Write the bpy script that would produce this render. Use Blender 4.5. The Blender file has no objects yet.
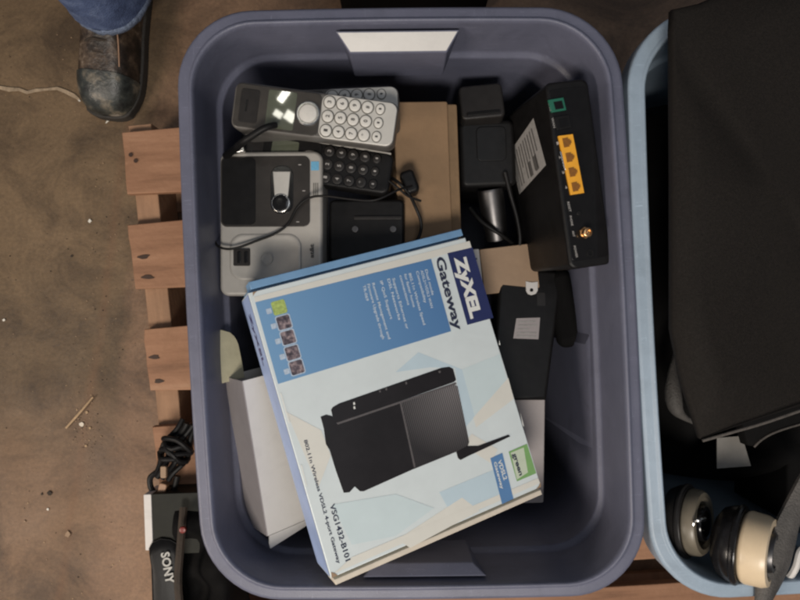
import bpy, bmesh, math, random
import numpy as np
from mathutils import Vector, Matrix
random.seed(11)
S = bpy.context.scene
COL = S.collection
F = 650.0                    # focal length in photo pixels (800 wide)
CAM = Vector((0, 0, 1.15))   # camera height above the concrete
RIM = 0.50                   # tote rim height
mm = 0.001

# ------------------------------------------------------------------ frames
def ray(px, py): return Vector(((px - 400) / F, (300 - py) / F, -1.0))
def P(px, py, z): return CAM + ray(px, py) * (CAM.z - z)
def frame(o, px, py):
    """origin and two world points; x axis towards px, y roughly towards py"""
    x = (px - o).normalized(); y = (py - o); z = x.cross(y).normalized(); y = z.cross(x)
    M = Matrix((x, y, z)).transposed().to_4x4(); M.translation = o
    return M
def frame_y(o, px, py):
    y = (py - o).normalized(); z = (px - o).cross(y).normalized(); x = y.cross(z)
    M = Matrix((x, y, z)).transposed().to_4x4(); M.translation = o
    return M
def on(M, px, py, h=0.0):
    Mi = M.inverted(); c = Mi @ CAM; d = Mi.to_3x3() @ ray(px, py)
    t = (h - c.z) / d.z
    p = c + d * t
    return Vector((p.x, p.y))
def rect_pose(bl, br, tr, tl, depth):
    """pose of a flat rectangle from its four picture corners, its centre at the given distance"""
    src = [(0, 0), (1, 0), (1, 1), (0, 1)]
    dst = [((p[0] - 400) / F, (300 - p[1]) / F) for p in (bl, br, tr, tl)]
    A = []
    for (x, y), (u, v) in zip(src, dst):
        A.append([x, y, 1, 0, 0, 0, -u * x, -u * y, -u]); A.append([0, 0, 0, x, y, 1, -v * x, -v * y, -v])
    H = np.linalg.svd(np.array(A))[2][-1].reshape(3, 3)
    c = H @ np.array([.5, .5, 1]); H = H * (depth / c[2])
    W = lambda h: Vector((h[0], h[1], -h[2]))
    ex, ey, o = W(H[:, 0]), W(H[:, 1]), CAM + W(H[:, 2])
    M = frame(o, o + ex, o + ey)
    return M, ex.length, ey.length
def lift(M, dx=0, dy=0, dz=0): return M @ Matrix.Translation((dx, dy, dz))
def flat(px, py, z, rot=0):
    """level frame at a picture point, rot in degrees anticlockwise"""
    M = Matrix.Rotation(math.radians(rot), 4, 'Z'); M.translation = P(px, py, z); return M

# ------------------------------------------------------------------ materials
def mat(name, col, rough=.5, var=.12, scale=60, bump=0, bscale=200, metal=0, spec=.5, coat=0, stops=None, detail=6, rvar=.08, stretch=None, grime=0, scratch=0):
    m = bpy.data.materials.new(name); m.use_nodes = True
    n = m.node_tree.nodes; l = m.node_tree.links; b = n['Principled BSDF']
    tc = n.new('ShaderNodeTexCoord'); no = n.new('ShaderNodeTexNoise')
    no.inputs['Scale'].default_value = scale; no.inputs['Detail'].default_value = detail; no.inputs['Roughness'].default_value = .65
    src = tc.outputs['Object']
    if stretch:
        mpn = n.new('ShaderNodeMapping'); mpn.inputs['Scale'].default_value = stretch; l.new(src, mpn.inputs['Vector']); src = mpn.outputs['Vector']
    l.new(src, no.inputs['Vector'])
    r = n.new('ShaderNodeValToRGB')
    if stops is None:
        a = [max(0, c * (1 - var)) for c in col]; d = [min(1, c * (1 + var)) for c in col]
        stops = [(.3, a), (.7, d)]
    e = r.color_ramp.elements
    while len(e) < len(stops): e.new(.5)
    for el, (p, c) in zip(e, stops): el.position = p; el.color = (*c, 1)
    l.new(no.outputs['Fac'], r.inputs['Fac']); colr = r.outputs['Color']
    def overlay(colr, scale_, lo, hi, dark, amount, st=None, dist=0.0):
        q = n.new('ShaderNodeTexNoise'); q.inputs['Scale'].default_value = scale_; q.inputs['Detail'].default_value = 8; q.inputs['Roughness'].default_value = .7; q.inputs['Distortion'].default_value = dist
        v_ = tc.outputs['Object']
        if st:
            mq = n.new('ShaderNodeMapping'); mq.inputs['Scale'].default_value = st; mq.inputs['Rotation'].default_value = (.3, .5, .6); l.new(v_, mq.inputs['Vector']); v_ = mq.outputs['Vector']
        l.new(v_, q.inputs['Vector'])
        k = n.new('ShaderNodeMapRange'); k.inputs['From Min'].default_value = lo; k.inputs['From Max'].default_value = hi; k.inputs['To Max'].default_value = amount; l.new(q.outputs['Fac'], k.inputs['Value'])
        mx = n.new('ShaderNodeMix'); mx.data_type = 'RGBA'; l.new(k.outputs['Result'], mx.inputs[0]); l.new(colr, mx.inputs[6]); mx.inputs[7].default_value = (*dark, 1)
        return mx.outputs[2]
    if grime: colr = overlay(colr, 13, .52, .74, [c * .55 for c in col], grime, dist=.8)
    if scratch:
        hi_ = [min(1, c * 1.7 + .03) for c in col]
        colr = overlay(colr, 30, .615, .66, hi_, scratch, (1, 22, 22)); colr = overlay(colr, 26, .62, .665, hi_, scratch * .8, (20, 1.2, 20))
        colr = overlay(colr, 7, .5, .75, [min(1, c * 1.25 + .03) for c in col], .45, dist=.5)
    l.new(colr, b.inputs['Base Color'])
    mr = n.new('ShaderNodeMapRange'); mr.inputs['To Min'].default_value = max(0, rough - rvar); mr.inputs['To Max'].default_value = min(1, rough + rvar)
    n2 = n.new('ShaderNodeTexNoise'); n2.inputs['Scale'].default_value = scale * .37 + 7; n2.inputs['Detail'].default_value = 5
    l.new(tc.outputs['Object'], n2.inputs['Vector']); l.new(n2.outputs['Fac'], mr.inputs['Value']); l.new(mr.outputs['Result'], b.inputs['Roughness'])
    b.inputs['Metallic'].default_value = metal; b.inputs['Specular IOR Level'].default_value = spec
    b.inputs['Coat Weight'].default_value = coat; b.inputs['Coat Roughness'].default_value = .08
    if bump:
        n3 = n.new('ShaderNodeTexNoise'); n3.inputs['Scale'].default_value = bscale; n3.inputs['Detail'].default_value = 4
        l.new(tc.outputs['Object'], n3.inputs['Vector'])
        bp = n.new('ShaderNodeBump'); bp.inputs['Strength'].default_value = min(1, bump); bp.inputs['Distance'].default_value = .002
        l.new(n3.outputs['Fac'], bp.inputs['Height']); l.new(bp.outputs['Normal'], b.inputs['Normal'])
    return m
def srgb(r, g, b):
    f = lambda c: (c / 255 / 12.92) if c < 11 else ((c / 255 + .055) / 1.055) ** 2.4
    return (f(r), f(g), f(b))

M_ = {}
M_['tote'] = mat('lavender_plastic', (.110, .114, .158), .42, .07, 30, .12, 900, spec=.45, grime=.5, scratch=.6)
M_['tote_blue'] = mat('pale_blue_plastic', (.25, .315, .385), .45, .07, 30, .1, 900, spec=.5, grime=.5, scratch=.5)
M_['tote_smooth'] = mat('ledge_glare_plastic', (.40, .385, .365), .46, .05, 30, .05, 300, spec=1.0, rvar=.03, grime=.3)  # pale cream tone paints the glare on the top handle's ledge
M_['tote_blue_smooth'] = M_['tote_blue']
M_['card_print'] = mat('coated_card', (.62, .675, .68), .34, .03, 40, .05, 60, spec=.5, grime=.12)
M_['cream'] = mat('cream_ink', (.66, .645, .585), .34, .03, 40, spec=.5)
M_['cream_edge'] = mat('cream_board_edge', (.62, .55, .45), .5, .06, 60, .1, 300)
M_['pale_blue'] = mat('pale_blue_ink', (.49, .60, .66), .34, .03, 40, spec=.5)
M_['pale_teal'] = mat('pale_teal_ink', (.56, .65, .665), .34, .03, 40, spec=.5)
M_['mid_blue'] = mat('mid_blue_ink', (.10, .215, .41), .34, .06, 40, spec=.5, grime=.15)
M_['flap_blue'] = mat('flap_blue_card', (.16, .30, .48), .4, .1, 50, spec=.5)
M_['side_blue'] = mat('violet_blue_card', (.32, .41, .64), .42, .1, 30, spec=.45, grime=.3)
M_['navy'] = mat('navy_ink', (.022, .03, .105), .34, .08, 40)
M_['white_ink'] = mat('white_ink', (.72, .72, .68), .4, .03, 60)
M_['feature_ink'] = mat('faded_white_ink', (.58, .64, .70), .4, .08, 900)
M_['dark_ink'] = mat('dark_blue_ink', (.025, .03, .06), .4, .1, 60)
M_['violet_ink'] = mat('violet_ink', (.07, .055, .16), .4, .2, 600)
M_['green_ink'] = mat('green_ink', (.19, .36, .13), .4, .1, 60)
M_['badge_pale'] = mat('pale_badge_ink', (.52, .58, .45), .4, .08, 60)
M_['icon_green'] = mat('lime_ink', (.36, .45, .12), .4, .3, 400)
M_['icon_dark'] = mat('plum_ink', (.06, .045, .06), .4, .5, 150, stops=[(.35, (.03, .022, .03)), (.5, (.10, .075, .09)), (.68, (.35, .27, .27))], detail=2)
M_['icon_line'] = mat('pale_icon_ink', (.42, .50, .60), .4, .2, 500)
M_['black_gloss'] = mat('black_gloss_plastic', (.007, .0065, .0065), .16, .2, 60, spec=.4, rvar=.06)
M_['black'] = mat('black_plastic', (.007, .0065, .0065), .42, .3, 90, .12, 1500, spec=.22)
M_['black_soft'] = mat('black_rubber', (.007, .0065, .0065), .5, .3, 120, spec=.22)
M_['dark_grey'] = mat('dark_grey_plastic', (.018, .016, .015), .42, .2, 80, .1, 1500, spec=.3)
M_['ink_black'] = mat('printed_black', (.014, .012, .013), .36, .2, 30, spec=.35)
M_['ink_grey'] = mat('printed_grey', (.10, .09, .09), .36, .15, 60)
M_['silver'] = mat('silver_plastic', (.52, .50, .46), .36, .05, 80, .04, 1800, metal=.25)
M_['mid_grey'] = mat('mid_grey_plastic', (.10, .093, .085), .38, .1, 80, .05, 1500)
M_['base_silver'] = mat('base_silver_plastic', (.36, .34, .31), .42, .06, 60, .06, 1800, metal=.15)
M_['face_dark'] = mat('smoked_face', (.034, .029, .024), .34, .25, 50, spec=.6, rvar=.06)
M_['panel_dark'] = mat('smoked_panel', (.030, .026, .023), .32, .3, 25, spec=.4)
M_['screen'] = mat('lcd_glass', (.085, .092, .066), .025, .1, 60, spec=.9, rvar=.01)
M_['key'] = mat('key_silver', (.56, .54, .50), .38, .05, 200)
M_['groove'] = mat('key_groove', (.11, .105, .09), .5, .1, 200)
M_['legend'] = mat('key_legend', (.05, .048, .045), .5, .1, 200)
M_['chrome'] = mat('polished_metal', (.62, .60, .57), .2, .05, 60, metal=1)
M_['steel'] = mat('dull_steel', (.13, .125, .125), .42, .1, 60, metal=1)
M_['sticker_blue'] = mat('blue_sticker', (.12, .33, .50), .45, .15, 600)
M_['kraft'] = mat('kraft_cardboard', (.225, .138, .072), .75, .08, 25, .15, 220, grime=.4)
M_['kraft_dark'] = mat('kraft_edge', (.20, .125, .065), .8, .12, 60, .2, 220)
M_['kraft_pink'] = mat('tan_cardboard', (.30, .20, .125), .7, .08, 40, .1, 260)
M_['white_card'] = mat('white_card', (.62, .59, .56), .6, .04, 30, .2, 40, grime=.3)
M_['pink_card'] = mat('shaded_greyish_card', (.33, .295, .29), .6, .05, 40, .2, 40, grime=.35)  # greyish card, darkened further for the shade beside the gateway carton
M_['card_inner'] = mat('grey_olive_card', (.42, .385, .26), .7, .1, 40, .15, 200)
M_['yellow'] = mat('yellow_port_plastic', (.78, .36, .025), .4, .06, 120)
M_['amber'] = mat('amber_socket', (.22, .085, .008), .5, .2, 300)
M_['green'] = mat('green_port_plastic', (.012, .115, .07), .4, .1, 120)
M_['brass'] = mat('brass_metal', (.70, .42, .20), .28, .1, 120, metal=1)
M_['strap_ink'] = mat('worn_grey_print', (.42, .41, .38), .6, .3, 400)
M_['label'] = mat('grey_label_paper', (.30, .285, .27), .55, .15, 150)
M_['label_ink'] = mat('label_ink', (.09, .085, .08), .6, .3, 900)
M_['wood'] = mat('pallet_wood', (.42, .215, .11), .75, .2, 15, .45, 120, stops=[(.28, (.15, .072, .038)), (.43, (.27, .135, .073)), (.6, (.34, .178, .10)), (.78, (.43, .26, .16))], detail=11, stretch=(.22, 2.2, 2.2), grime=.7)
M_['wood_dark'] = mat('stringer_wood', (.33, .19, .11), .8, .3, 12, .4, 90, detail=9, stretch=(2.2, .3, 2.2), grime=.6)
M_['nail'] = mat('nail_hole', (.045, .022, .013), .7, .2, 90)
M_['denim'] = mat('denim', (.075, .10, .18), .85, .35, 30, .9, 420, spec=.2, stops=[(.3, (.035, .05, .105)), (.5, (.08, .112, .215)), (.72, (.15, .195, .32))], grime=.6)
M_['hem'] = mat('frayed_hem', (.16, .20, .29), .9, .5, 260, .8, 500, spec=.2)
M_['leather'] = mat('scuffed_leather', (.07, .045, .03), .45, .4, 24, .8, 110, stops=[(.36, (.009, .007, .005)), (.48, (.03, .02, .014)), (.58, (.10, .068, .045)), (.69, (.34, .27, .2))], grime=.4)
M_['toe'] = mat('toe_leather', (.03, .034, .034), .4, .4, 30, .4, 160, stops=[(.35, (.010, .011, .011)), (.52, (.04, .044, .04)), (.62, (.14, .12, .09)), (.72, (.36, .32, .27))])
M_['sole'] = mat('dark_sole', (.03, .026, .022), .7, .3, 60, .4, 200)
M_['cloth'] = mat('black_brown_nylon', (.0100, .0080, .0066), .78, .4, 500, .3, 1100, spec=.18, grime=.3)
M_['cloth_black'] = mat('black_fabric', (.005, .0046, .0046), .8, .3, 10, .5, 1200, spec=.12)
M_['piping'] = mat('highlight_piping', (.07, .06, .052), .7, .3, 200, .4, 900)  # paler than the cloth, painting the highlight along the bag edges
M_['grey_strap'] = mat('grey_webbing', (.075, .068, .062), .65, .35, 40, .6, 500)
M_['cup_black'] = mat('scuffed_black_enamel', (.009, .008, .008), .27, .4, 60, .06, 500, spec=.4, rvar=.14)
M_['ivory'] = mat('ivory_plastic', (.62, .49, .33), .33, .06, 40, spec=.5, grime=.45)
M_['shaded_ivory'] = mat('shaded_aged_ivory', (.15, .128, .095), .35, .12, 40)  # aged ivory, darkened further to carry the shade on the left fixture
M_['red'] = mat('red_plastic', (.16, .012, .008), .4, .1, 80)
M_['olive'] = mat('olive_card', (.015, .0155, .012), .6, .2, 60, spec=.2)
M_['brown_dark'] = mat('dark_brown_cloth', (.035, .024, .016), .8, .3, 30, .5, 600)
M_['tan'] = mat('tan_plastic', (.30, .17, .10), .5, .2, 60)
M_['paper'] = mat('white_paper_bit', (.72, .68, .60), .7, .1, 80)
M_['straw'] = mat('dry_wood', (.42, .29, .17), .8, .2, 80)

# carbon weave for the printed router picture
m = M_['ink_weave'] = mat('printed_weave', (.02, .02, .02), .36)
nn = m.node_tree.nodes; ll = m.node_tree.links
tc = nn.new('ShaderNodeTexCoord'); wv = nn.new('ShaderNodeTexWave'); wv.inputs['Scale'].default_value = 150; wv.inputs['Distortion'].default_value = .5
mp = nn.new('ShaderNodeMapping'); mp.inputs['Rotation'].default_value = (0, 0, math.radians(35))
ll.new(tc.outputs['Object'], mp.inputs['Vector']); ll.new(mp.outputs['Vector'], wv.inputs['Vector'])
rr = nn.new('ShaderNodeValToRGB'); rr.color_ramp.elements[0].color = (.016, .014, .015, 1); rr.color_ramp.elements[1].color = (.26, .24, .24, 1)
vd = nn.new('ShaderNodeVectorMath'); vd.operation = 'DISTANCE'; vd.name = 'fade_centre'; ll.new(tc.outputs['Object'], vd.inputs[0])
fd = nn.new('ShaderNodeMapRange'); fd.inputs['From Min'].default_value = .008; fd.inputs['From Max'].default_value = .075; fd.inputs['To Min'].default_value = 1; fd.inputs['To Max'].default_value = .06; ll.new(vd.outputs['Value'], fd.inputs['Value'])
mu = nn.new('ShaderNodeMath'); mu.operation = 'MULTIPLY'; ll.new(wv.outputs['Color'], mu.inputs[0]); ll.new(fd.outputs['Result'], mu.inputs[1]); ll.new(mu.outputs[0], rr.inputs['Fac']); ll.new(rr.outputs['Color'], nn['Principled BSDF'].inputs['Base Color'])

m = M_['panel_blue'] = mat('graded_blue_ink', (.10, .215, .41), .34, .06, 40)
nn = m.node_tree.nodes; ll = m.node_tree.links; tc = nn.new('ShaderNodeTexCoord'); sx_ = nn.new('ShaderNodeSeparateXYZ'); ll.new(tc.outputs['Object'], sx_.inputs[0])
g_ = nn.new('ShaderNodeMapRange'); g_.inputs['From Max'].default_value = .20; ll.new(sx_.outputs['X'], g_.inputs['Value'])
r_ = nn.new('ShaderNodeValToRGB'); r_.color_ramp.elements[0].color = (.155, .31, .51, 1); r_.color_ramp.elements[1].color = (.08, .19, .385, 1)
ll.new(g_.outputs['Result'], r_.inputs['Fac']); ll.new(r_.outputs['Color'], nn['Principled BSDF'].inputs['Base Color'])
# concrete: stains, a pinkish worn lane, speckles and hairline cracks
m = M_['concrete'] = bpy.data.materials.new('stained_concrete'); m.use_nodes = True
n = m.node_tree.nodes; l = m.node_tree.links; b = n['Principled BSDF']
tc = n.new('ShaderNodeTexCoord')
def noise(scale, detail=8, rough=.6, dist=0.0):
    q = n.new('ShaderNodeTexNoise'); q.inputs['Scale'].default_value = scale; q.inputs['Detail'].default_value = detail
    q.inputs['Roughness'].default_value = rough; q.inputs['Distortion'].default_value = dist
    l.new(tc.outputs['Object'], q.inputs['Vector']); return q
def ramp(src, stops):
    r = n.new('ShaderNodeValToRGB'); e = r.color_ramp.elements
    while len(e) < len(stops): e.new(.5)
    for el, (p, c) in zip(e, stops): el.position = p; el.color = (*c, 1)
    l.new(src, r.inputs['Fac']); return r
def mix(a, bb, fac, mode='MIX'):
    q = n.new('ShaderNodeMix'); q.data_type = 'RGBA'; q.blend_type = mode
    if isinstance(fac, (int, float)): q.inputs[0].default_value = fac
    else: l.new(fac, q.inputs[0])
    l.new(a, q.inputs[6]); l.new(bb, q.inputs[7]); return q.outputs[2]
big = ramp(noise(2.6, 6, .6, .6).outputs['Fac'], [(.28, (.095, .060, .031)), (.5, (.158, .104, .056)), (.74, (.225, .150, .083))])
sx = n.new('ShaderNodeSeparateXYZ'); l.new(tc.outputs['Object'], sx.inputs[0])
def math_(op, a, bv):
    q = n.new('ShaderNodeMath'); q.operation = op
    for i, v in enumerate((a, bv)):
        if isinstance(v, (int, float)): q.inputs[i].default_value = v
        else: l.new(v, q.inputs[i])
    return q.outputs[0]
wob = math_('MULTIPLY', math_('SUBTRACT', noise(5, 5).outputs['Fac'], .5), .10)
lane = math_('ADD', math_('ADD', sx.outputs['X'], math_('MULTIPLY', sx.outputs['Y'], -.15)), wob)   # seam line x = -.525 + .15 y
lm = n.new('ShaderNodeMapRange'); lm.inputs['From Min'].default_value = -.485; lm.inputs['From Max'].default_value = -.455
l.new(lane, lm.inputs['Value'])
pink = ramp(noise(6, 7, .6).outputs['Fac'], [(.3, (.175, .102, .060)), (.7, (.29, .175, .106))])
c0 = mix(big.outputs['Color'], pink.outputs['Color'], math_('MULTIPLY', lm.outputs['Result'], .75))
ym = n.new('ShaderNodeMapRange'); ym.inputs['From Min'].default_value = -.12; ym.inputs['From Max'].default_value = -.30; l.new(math_('ADD', sx.outputs['Y'], wob), ym.inputs['Value'])
c0 = mix(c0, pink.outputs['Color'], math_('MULTIPLY', ym.outputs['Result'], .6))
st = ramp(noise(6.5, 11, .7, 1.0).outputs['Fac'], [(.36, (.24, .22, .21)), (.57, (1, 1, 1))])
c1 = mix(c0, st.outputs['Color'], .7, 'MULTIPLY')
gr = ramp(noise(160, 4, .7).outputs['Fac'], [(.3, (.72, .70, .68)), (.7, (1.15, 1.12, 1.08))])
c2 = mix(c1, gr.outputs['Color'], .8, 'MULTIPLY')
sp = ramp(noise(45, 3, .5).outputs['Fac'], [(.70, (0, 0, 0)), (.76, (1, 1, 1))])
dk = n.new('ShaderNodeRGB'); dk.outputs[0].default_value = (.05, .032, .022, 1)
c3 = mix(c2, dk.outputs[0], math_('MULTIPLY', sp.outputs['Color'], .55))
jl = math_('ABSOLUTE', math_('ADD', math_('ADD', math_('ADD', sx.outputs['X'], .525), math_('MULTIPLY', sx.outputs['Y'], -.15)), math_('MULTIPLY', math_('SUBTRACT', noise(3, 7).outputs['Fac'], .5), .045)), 0)
jm = n.new('ShaderNodeMapRange'); jm.inputs['From Min'].default_value = 0; jm.inputs['From Max'].default_value = .012; jm.inputs['To Min'].default_value = .62; jm.inputs['To Max'].default_value = 0; l.new(jl, jm.inputs['Value'])
jc = n.new('ShaderNodeRGB'); jc.outputs[0].default_value = (.17, .085, .042, 1)
c3 = mix(c3, jc.outputs[0], math_('MULTIPLY', jm.outputs['Result'], noise(14, 4).outputs['Fac']))
l.new(c3, b.inputs['Base Color'])
rgh = n.new('ShaderNodeMapRange'); rgh.inputs['To Min'].default_value = .45; rgh.inputs['To Max'].default_value = .8
l.new(noise(9, 5).outputs['Fac'], rgh.inputs['Value']); l.new(rgh.outputs['Result'], b.inputs['Roughness'])
bp = n.new('ShaderNodeBump'); bp.inputs['Strength'].default_value = .35; bp.inputs['Distance'].default_value = .004
l.new(noise(70, 8, .7).outputs['Fac'], bp.inputs['Height']); l.new(bp.outputs['Normal'], b.inputs['Normal'])

# ------------------------------------------------------------------ mesh builder
def rrect(x0, x1, y0, y1, r, n=6):
    r = max(1e-5, min(r, (x1 - x0) / 2 - 1e-6, (y1 - y0) / 2 - 1e-6)); pts = []
    for cx, cy, a0 in ((x1 - r, y1 - r, 0), (x0 + r, y1 - r, 90), (x0 + r, y0 + r, 180), (x1 - r, y0 + r, 270)):
        for k in range(n + 1):
            a = math.radians(a0 + 90 * k / n); pts.append((cx + r * math.cos(a), cy + r * math.sin(a)))
    return pts
def inset(pts, d):
    out = []; N = len(pts)
    for i in range(N):
        p, q, s = Vector(pts[i - 1]), Vector(pts[i]), Vector(pts[(i + 1) % N])
        e1 = (q - p); e2 = (s - q)
        if e1.length < 1e-9 or e2.length < 1e-9: out.append(tuple(q)); continue
        e1.normalize(); e2.normalize()
        n1 = Vector((-e1.y, e1.x)); n2 = Vector((-e2.y, e2.x)); nb = (n1 + n2)
        if nb.length < 1e-6: nb = n1
        nb.normalize(); k = d / max(.35, nb.dot(n1)); out.append((q.x + nb.x * k, q.y + nb.y * k))
    return out
def ccw(pts):
    a = sum(pts[i - 1][0] * pts[i][1] - pts[i][0] * pts[i - 1][1] for i in range(len(pts)))
    return list(pts) if a > 0 else list(pts)[::-1]
class MB:
    def __init__(s): s.bm = bmesh.new()
    def loft(s, rings, cap0=True, cap1=True, mi=0, closed=True):
        vs = [[s.bm.verts.new(p) for p in r] for r in rings]
        for a, b in zip(vs, vs[1:]):
            N = len(a)
            for i in range(N if closed else N - 1):
                j = (i + 1) % N
                f = s.bm.faces.new((a[i], a[j], b[j], b[i])); f.material_index = mi
        if cap0: s.bm.faces.new(vs[0][::-1]).material_index = mi
        if cap1: s.bm.faces.new(vs[-1]).material_index = mi
        return s
    def slab(s, pts, z0, z1, bev=0, mi=0, bot=True, taper=0):
        """prism over a plan outline, top edge (and bottom) rounded by bev, walls leaning in by taper"""
        pts = ccw(pts); R = []
        L = lambda p, z: [(x, y, z) for x, y in p]
        base = inset(pts, -taper) if taper else pts
        if bev:
            if bot: R += [L(inset(base, bev), z0), L(inset(base, bev * .3), z0 + bev * .3)]
            R.append(L(base, z0 + (bev if bot else 0)))
            for k in range(4):
                a = math.pi / 2 * k / 3; R.append(L(inset(pts, bev * (1 - math.cos(a))), z1 - bev + bev * math.sin(a)))
        else: R = [L(base, z0), L(pts, z1)]
        return s.loft(R, mi=mi)
    def box(s, x0, x1, y0, y1, z0, z1, r=0, bev=0, mi=0):
        if r: r = max(r, bev * 1.6)
        return s.slab(rrect(x0, x1, y0, y1, r) if r else [(x0, y0), (x1, y0), (x1, y1), (x0, y1)], z0, z1, bev, mi)
    def sheet(s, pts, z=0, mi=0):
        f = s.bm.faces.new([s.bm.verts.new((x, y, z)) for x, y in ccw(pts)]); f.material_index = mi; return s
    def lathe(s, prof, c=(0, 0, 0), axis=(0, 0, 1), n=32, mi=0, cap0=True, cap1=True):
        ax = Vector(axis).normalized(); t = Vector((1, 0, 0)) if abs(ax.x) < .8 else Vector((0, 1, 0))
        u = ax.cross(t).normalized(); v = ax.cross(u); c = Vector(c); R = []
        for r, h in prof:
            R.append([tuple(c + ax * h + (u * math.cos(2 * math.pi * k / n) + v * math.sin(2 * math.pi * k / n)) * max(r, 1e-5)) for k in range(n)])
        return s.loft(R, cap0, cap1, mi)
    def tube(s, path, r, n=10, mi=0, smooth=5):
        p = [Vector(q) for q in path]
        if smooth and len(p) > 2:
            q = []
            for i in range(len(p) - 1):
                p0, p1, p2, p3 = p[max(0, i - 1)], p[i], p[i + 1], p[min(len(p) - 1, i + 2)]
                for k in range(smooth):
                    t = k / smooth
                    q.append(.5 * ((2 * p1) + (p2 - p0) * t + (2 * p0 - 5 * p1 + 4 * p2 - p3) * t * t + (3 * p1 - p0 - 3 * p2 + p3) * t ** 3))
            q.append(p[-1]); p = q
        R = []; u = None
        for i in range(len(p)):
            d = (p[min(i + 1, len(p) - 1)] - p[max(i - 1, 0)])
            if d.length < 1e-9: d = Vector((0, 0, 1))
            d.normalize()
            if u is None: u = d.orthogonal().normalized()
            u = (u - d * u.dot(d)); u = u.normalized() if u.length > 1e-6 else d.orthogonal().normalized()
            v = d.cross(u); rad = r(i / (len(p) - 1)) if callable(r) else r
            R.append([tuple(p[i] + (u * math.cos(2 * math.pi * k / n) + v * math.sin(2 * math.pi * k / n)) * rad) for k in range(n)])
        return s.loft(R, mi=mi)
    def build(s, name, mats, parent=None, M=None, sharp=38, smooth=True):
        bmesh.ops.recalc_face_normals(s.bm, faces=s.bm.faces[:]) if any(len(f.verts) for f in s.bm.faces) else None
        for f in s.bm.faces: f.smooth = smooth
        for e in s.bm.edges:
            if len(e.link_faces) == 2 and e.calc_face_angle(0) > math.radians(sharp): e.smooth = False
        me = bpy.data.meshes.new(name); s.bm.to_mesh(me); s.bm.free()
        for q in (mats if isinstance(mats, (list, tuple)) else [mats]): me.materials.append(M_[q])
        o = link(name, me, parent, M)
        if smooth and sharp < 75:
            wn = o.modifiers.new('weighted_normals', 'WEIGHTED_NORMAL'); wn.keep_sharp = True; wn.weight = 80
        return o
def flat_up(s):
    """sheets face +z"""
    for f in s.bm.faces:
        f.normal_update()
        if f.normal.z < 0: f.normal_flip()
    return s
def link(name, me, parent=None, M=None):
    o = bpy.data.objects.new(name, me); COL.objects.link(o)
    if parent is not None: o.parent = parent
    if M is not None: o.matrix_local = M if parent is not None else M
    return o
def tag(o, label, cat=None, group=None, kind=None):
    if label: o['label'] = label
    if cat: o['category'] = cat
    if group: o['group'] = group
    if kind: o['kind'] = kind
    return o
def thing(name, label, cat, M, group=None):
    o = bpy.data.objects.new(name, None); COL.objects.link(o); o.matrix_world = M; o.empty_display_size = .02
    return tag(o, label, cat, group)
def copy_tree(o, parent=None):
    c = o.copy(); COL.objects.link(c)
    if parent is not None: c.parent = parent
    for ch in list(o.children): copy_tree(ch, c)
    return c
def sheets(name, polys, mats, parent, z):
    """several flat printed outlines as one mesh, each a hair above the last"""
    mb = MB()
    for i, q in enumerate(polys):
        pts, mi = q if isinstance(q, tuple) and isinstance(q[1], int) else (q, 0)
        mb.sheet(pts, z + i * .00002, mi)
    bmx = mb.bm
    for f in bmx.faces:
        f.normal_update()
        if f.normal.z < 0: f.normal_flip()
    me = bpy.data.meshes.new(name); bmx.to_mesh(me); bmx.free()
    for q in (mats if isinstance(mats, (list, tuple)) else [mats]): me.materials.append(M_[q])
    return link(name, me, parent)
def glyphs(items, z, name, material, parent, M=None, bold=0.0):
    """lettering: items are (text, start, end, cap_height, up_vector or None) in the parent's plane, one mesh"""
    V = []; Fc = []
    for it in items:
        text, A, B, hgt = it[:4]
        cu = bpy.data.curves.new('lettering', 'FONT'); cu.body = text; cu.size = 1; cu.resolution_u = 3; cu.offset = bold
        ob = bpy.data.objects.new('lettering_source', cu); COL.objects.link(ob)
        dg = bpy.context.evaluated_depsgraph_get(); me = bpy.data.meshes.new_from_object(ob.evaluated_get(dg))
        xs = [v.co.x for v in me.vertices]; x0, x1 = min(xs), max(xs)
        A, B = Vector(A), Vector(B); d = (B - A) / (x1 - x0); up = Vector((-d.y, d.x)).normalized() * (hgt / .73)
        k = len(V)
        for v in me.vertices:
            q = A + d * (v.co.x - x0) + up * v.co.y; V.append((q.x, q.y, z))
        for p in me.polygons: Fc.append([k + i for i in p.vertices])
        bpy.data.objects.remove(ob); bpy.data.meshes.remove(me); bpy.data.curves.remove(cu)
    me = bpy.data.meshes.new(name); me.from_pydata(V, [], Fc); me.materials.append(M_[material])
    bm = bmesh.new(); bm.from_mesh(me)
    for f in bm.faces:
        f.normal_update()
        if f.normal.z < 0: f.normal_flip()
    bm.to_mesh(me); bm.free()
    return link(name, me, parent, M)
def zpx(zx, zy, ox, oy, s): return (ox + zx / s, oy + zy / s)
def poly_on(M, pts, h=0): return [tuple(on(M, *p, h)) for p in pts]

# ------------------------------------------------------------------ camera, light
cam = bpy.data.cameras.new('camera'); co = bpy.data.objects.new('camera', cam); COL.objects.link(co)
co.location = CAM; cam.sensor_width = 36; cam.lens = 36 * F / 800; cam.clip_start = .02; cam.clip_end = 100
S.camera = co
S.view_settings.view_transform = 'Standard'; S.view_settings.look = 'None'; S.view_settings.exposure = 0
w = bpy.data.worlds.new('World'); S.world = w; w.use_nodes = True
w.node_tree.nodes['Background'].inputs[0].default_value = (.80, .86, 1.0, 1); w.node_tree.nodes['Background'].inputs[1].default_value = .14
def lamp(name, loc, target, size, power, col, sy=None):
    d = bpy.data.lights.new(name, 'AREA'); d.energy = power; d.color = col
    d.shape = 'RECTANGLE' if sy else 'DISK'; d.size = size
    if sy: d.size_y = sy
    o = bpy.data.objects.new(name, d); COL.objects.link(o); o.location = loc
    o.rotation_euler = (Vector(target) - Vector(loc)).to_track_quat('-Z', 'Y').to_euler(); return o
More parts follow.
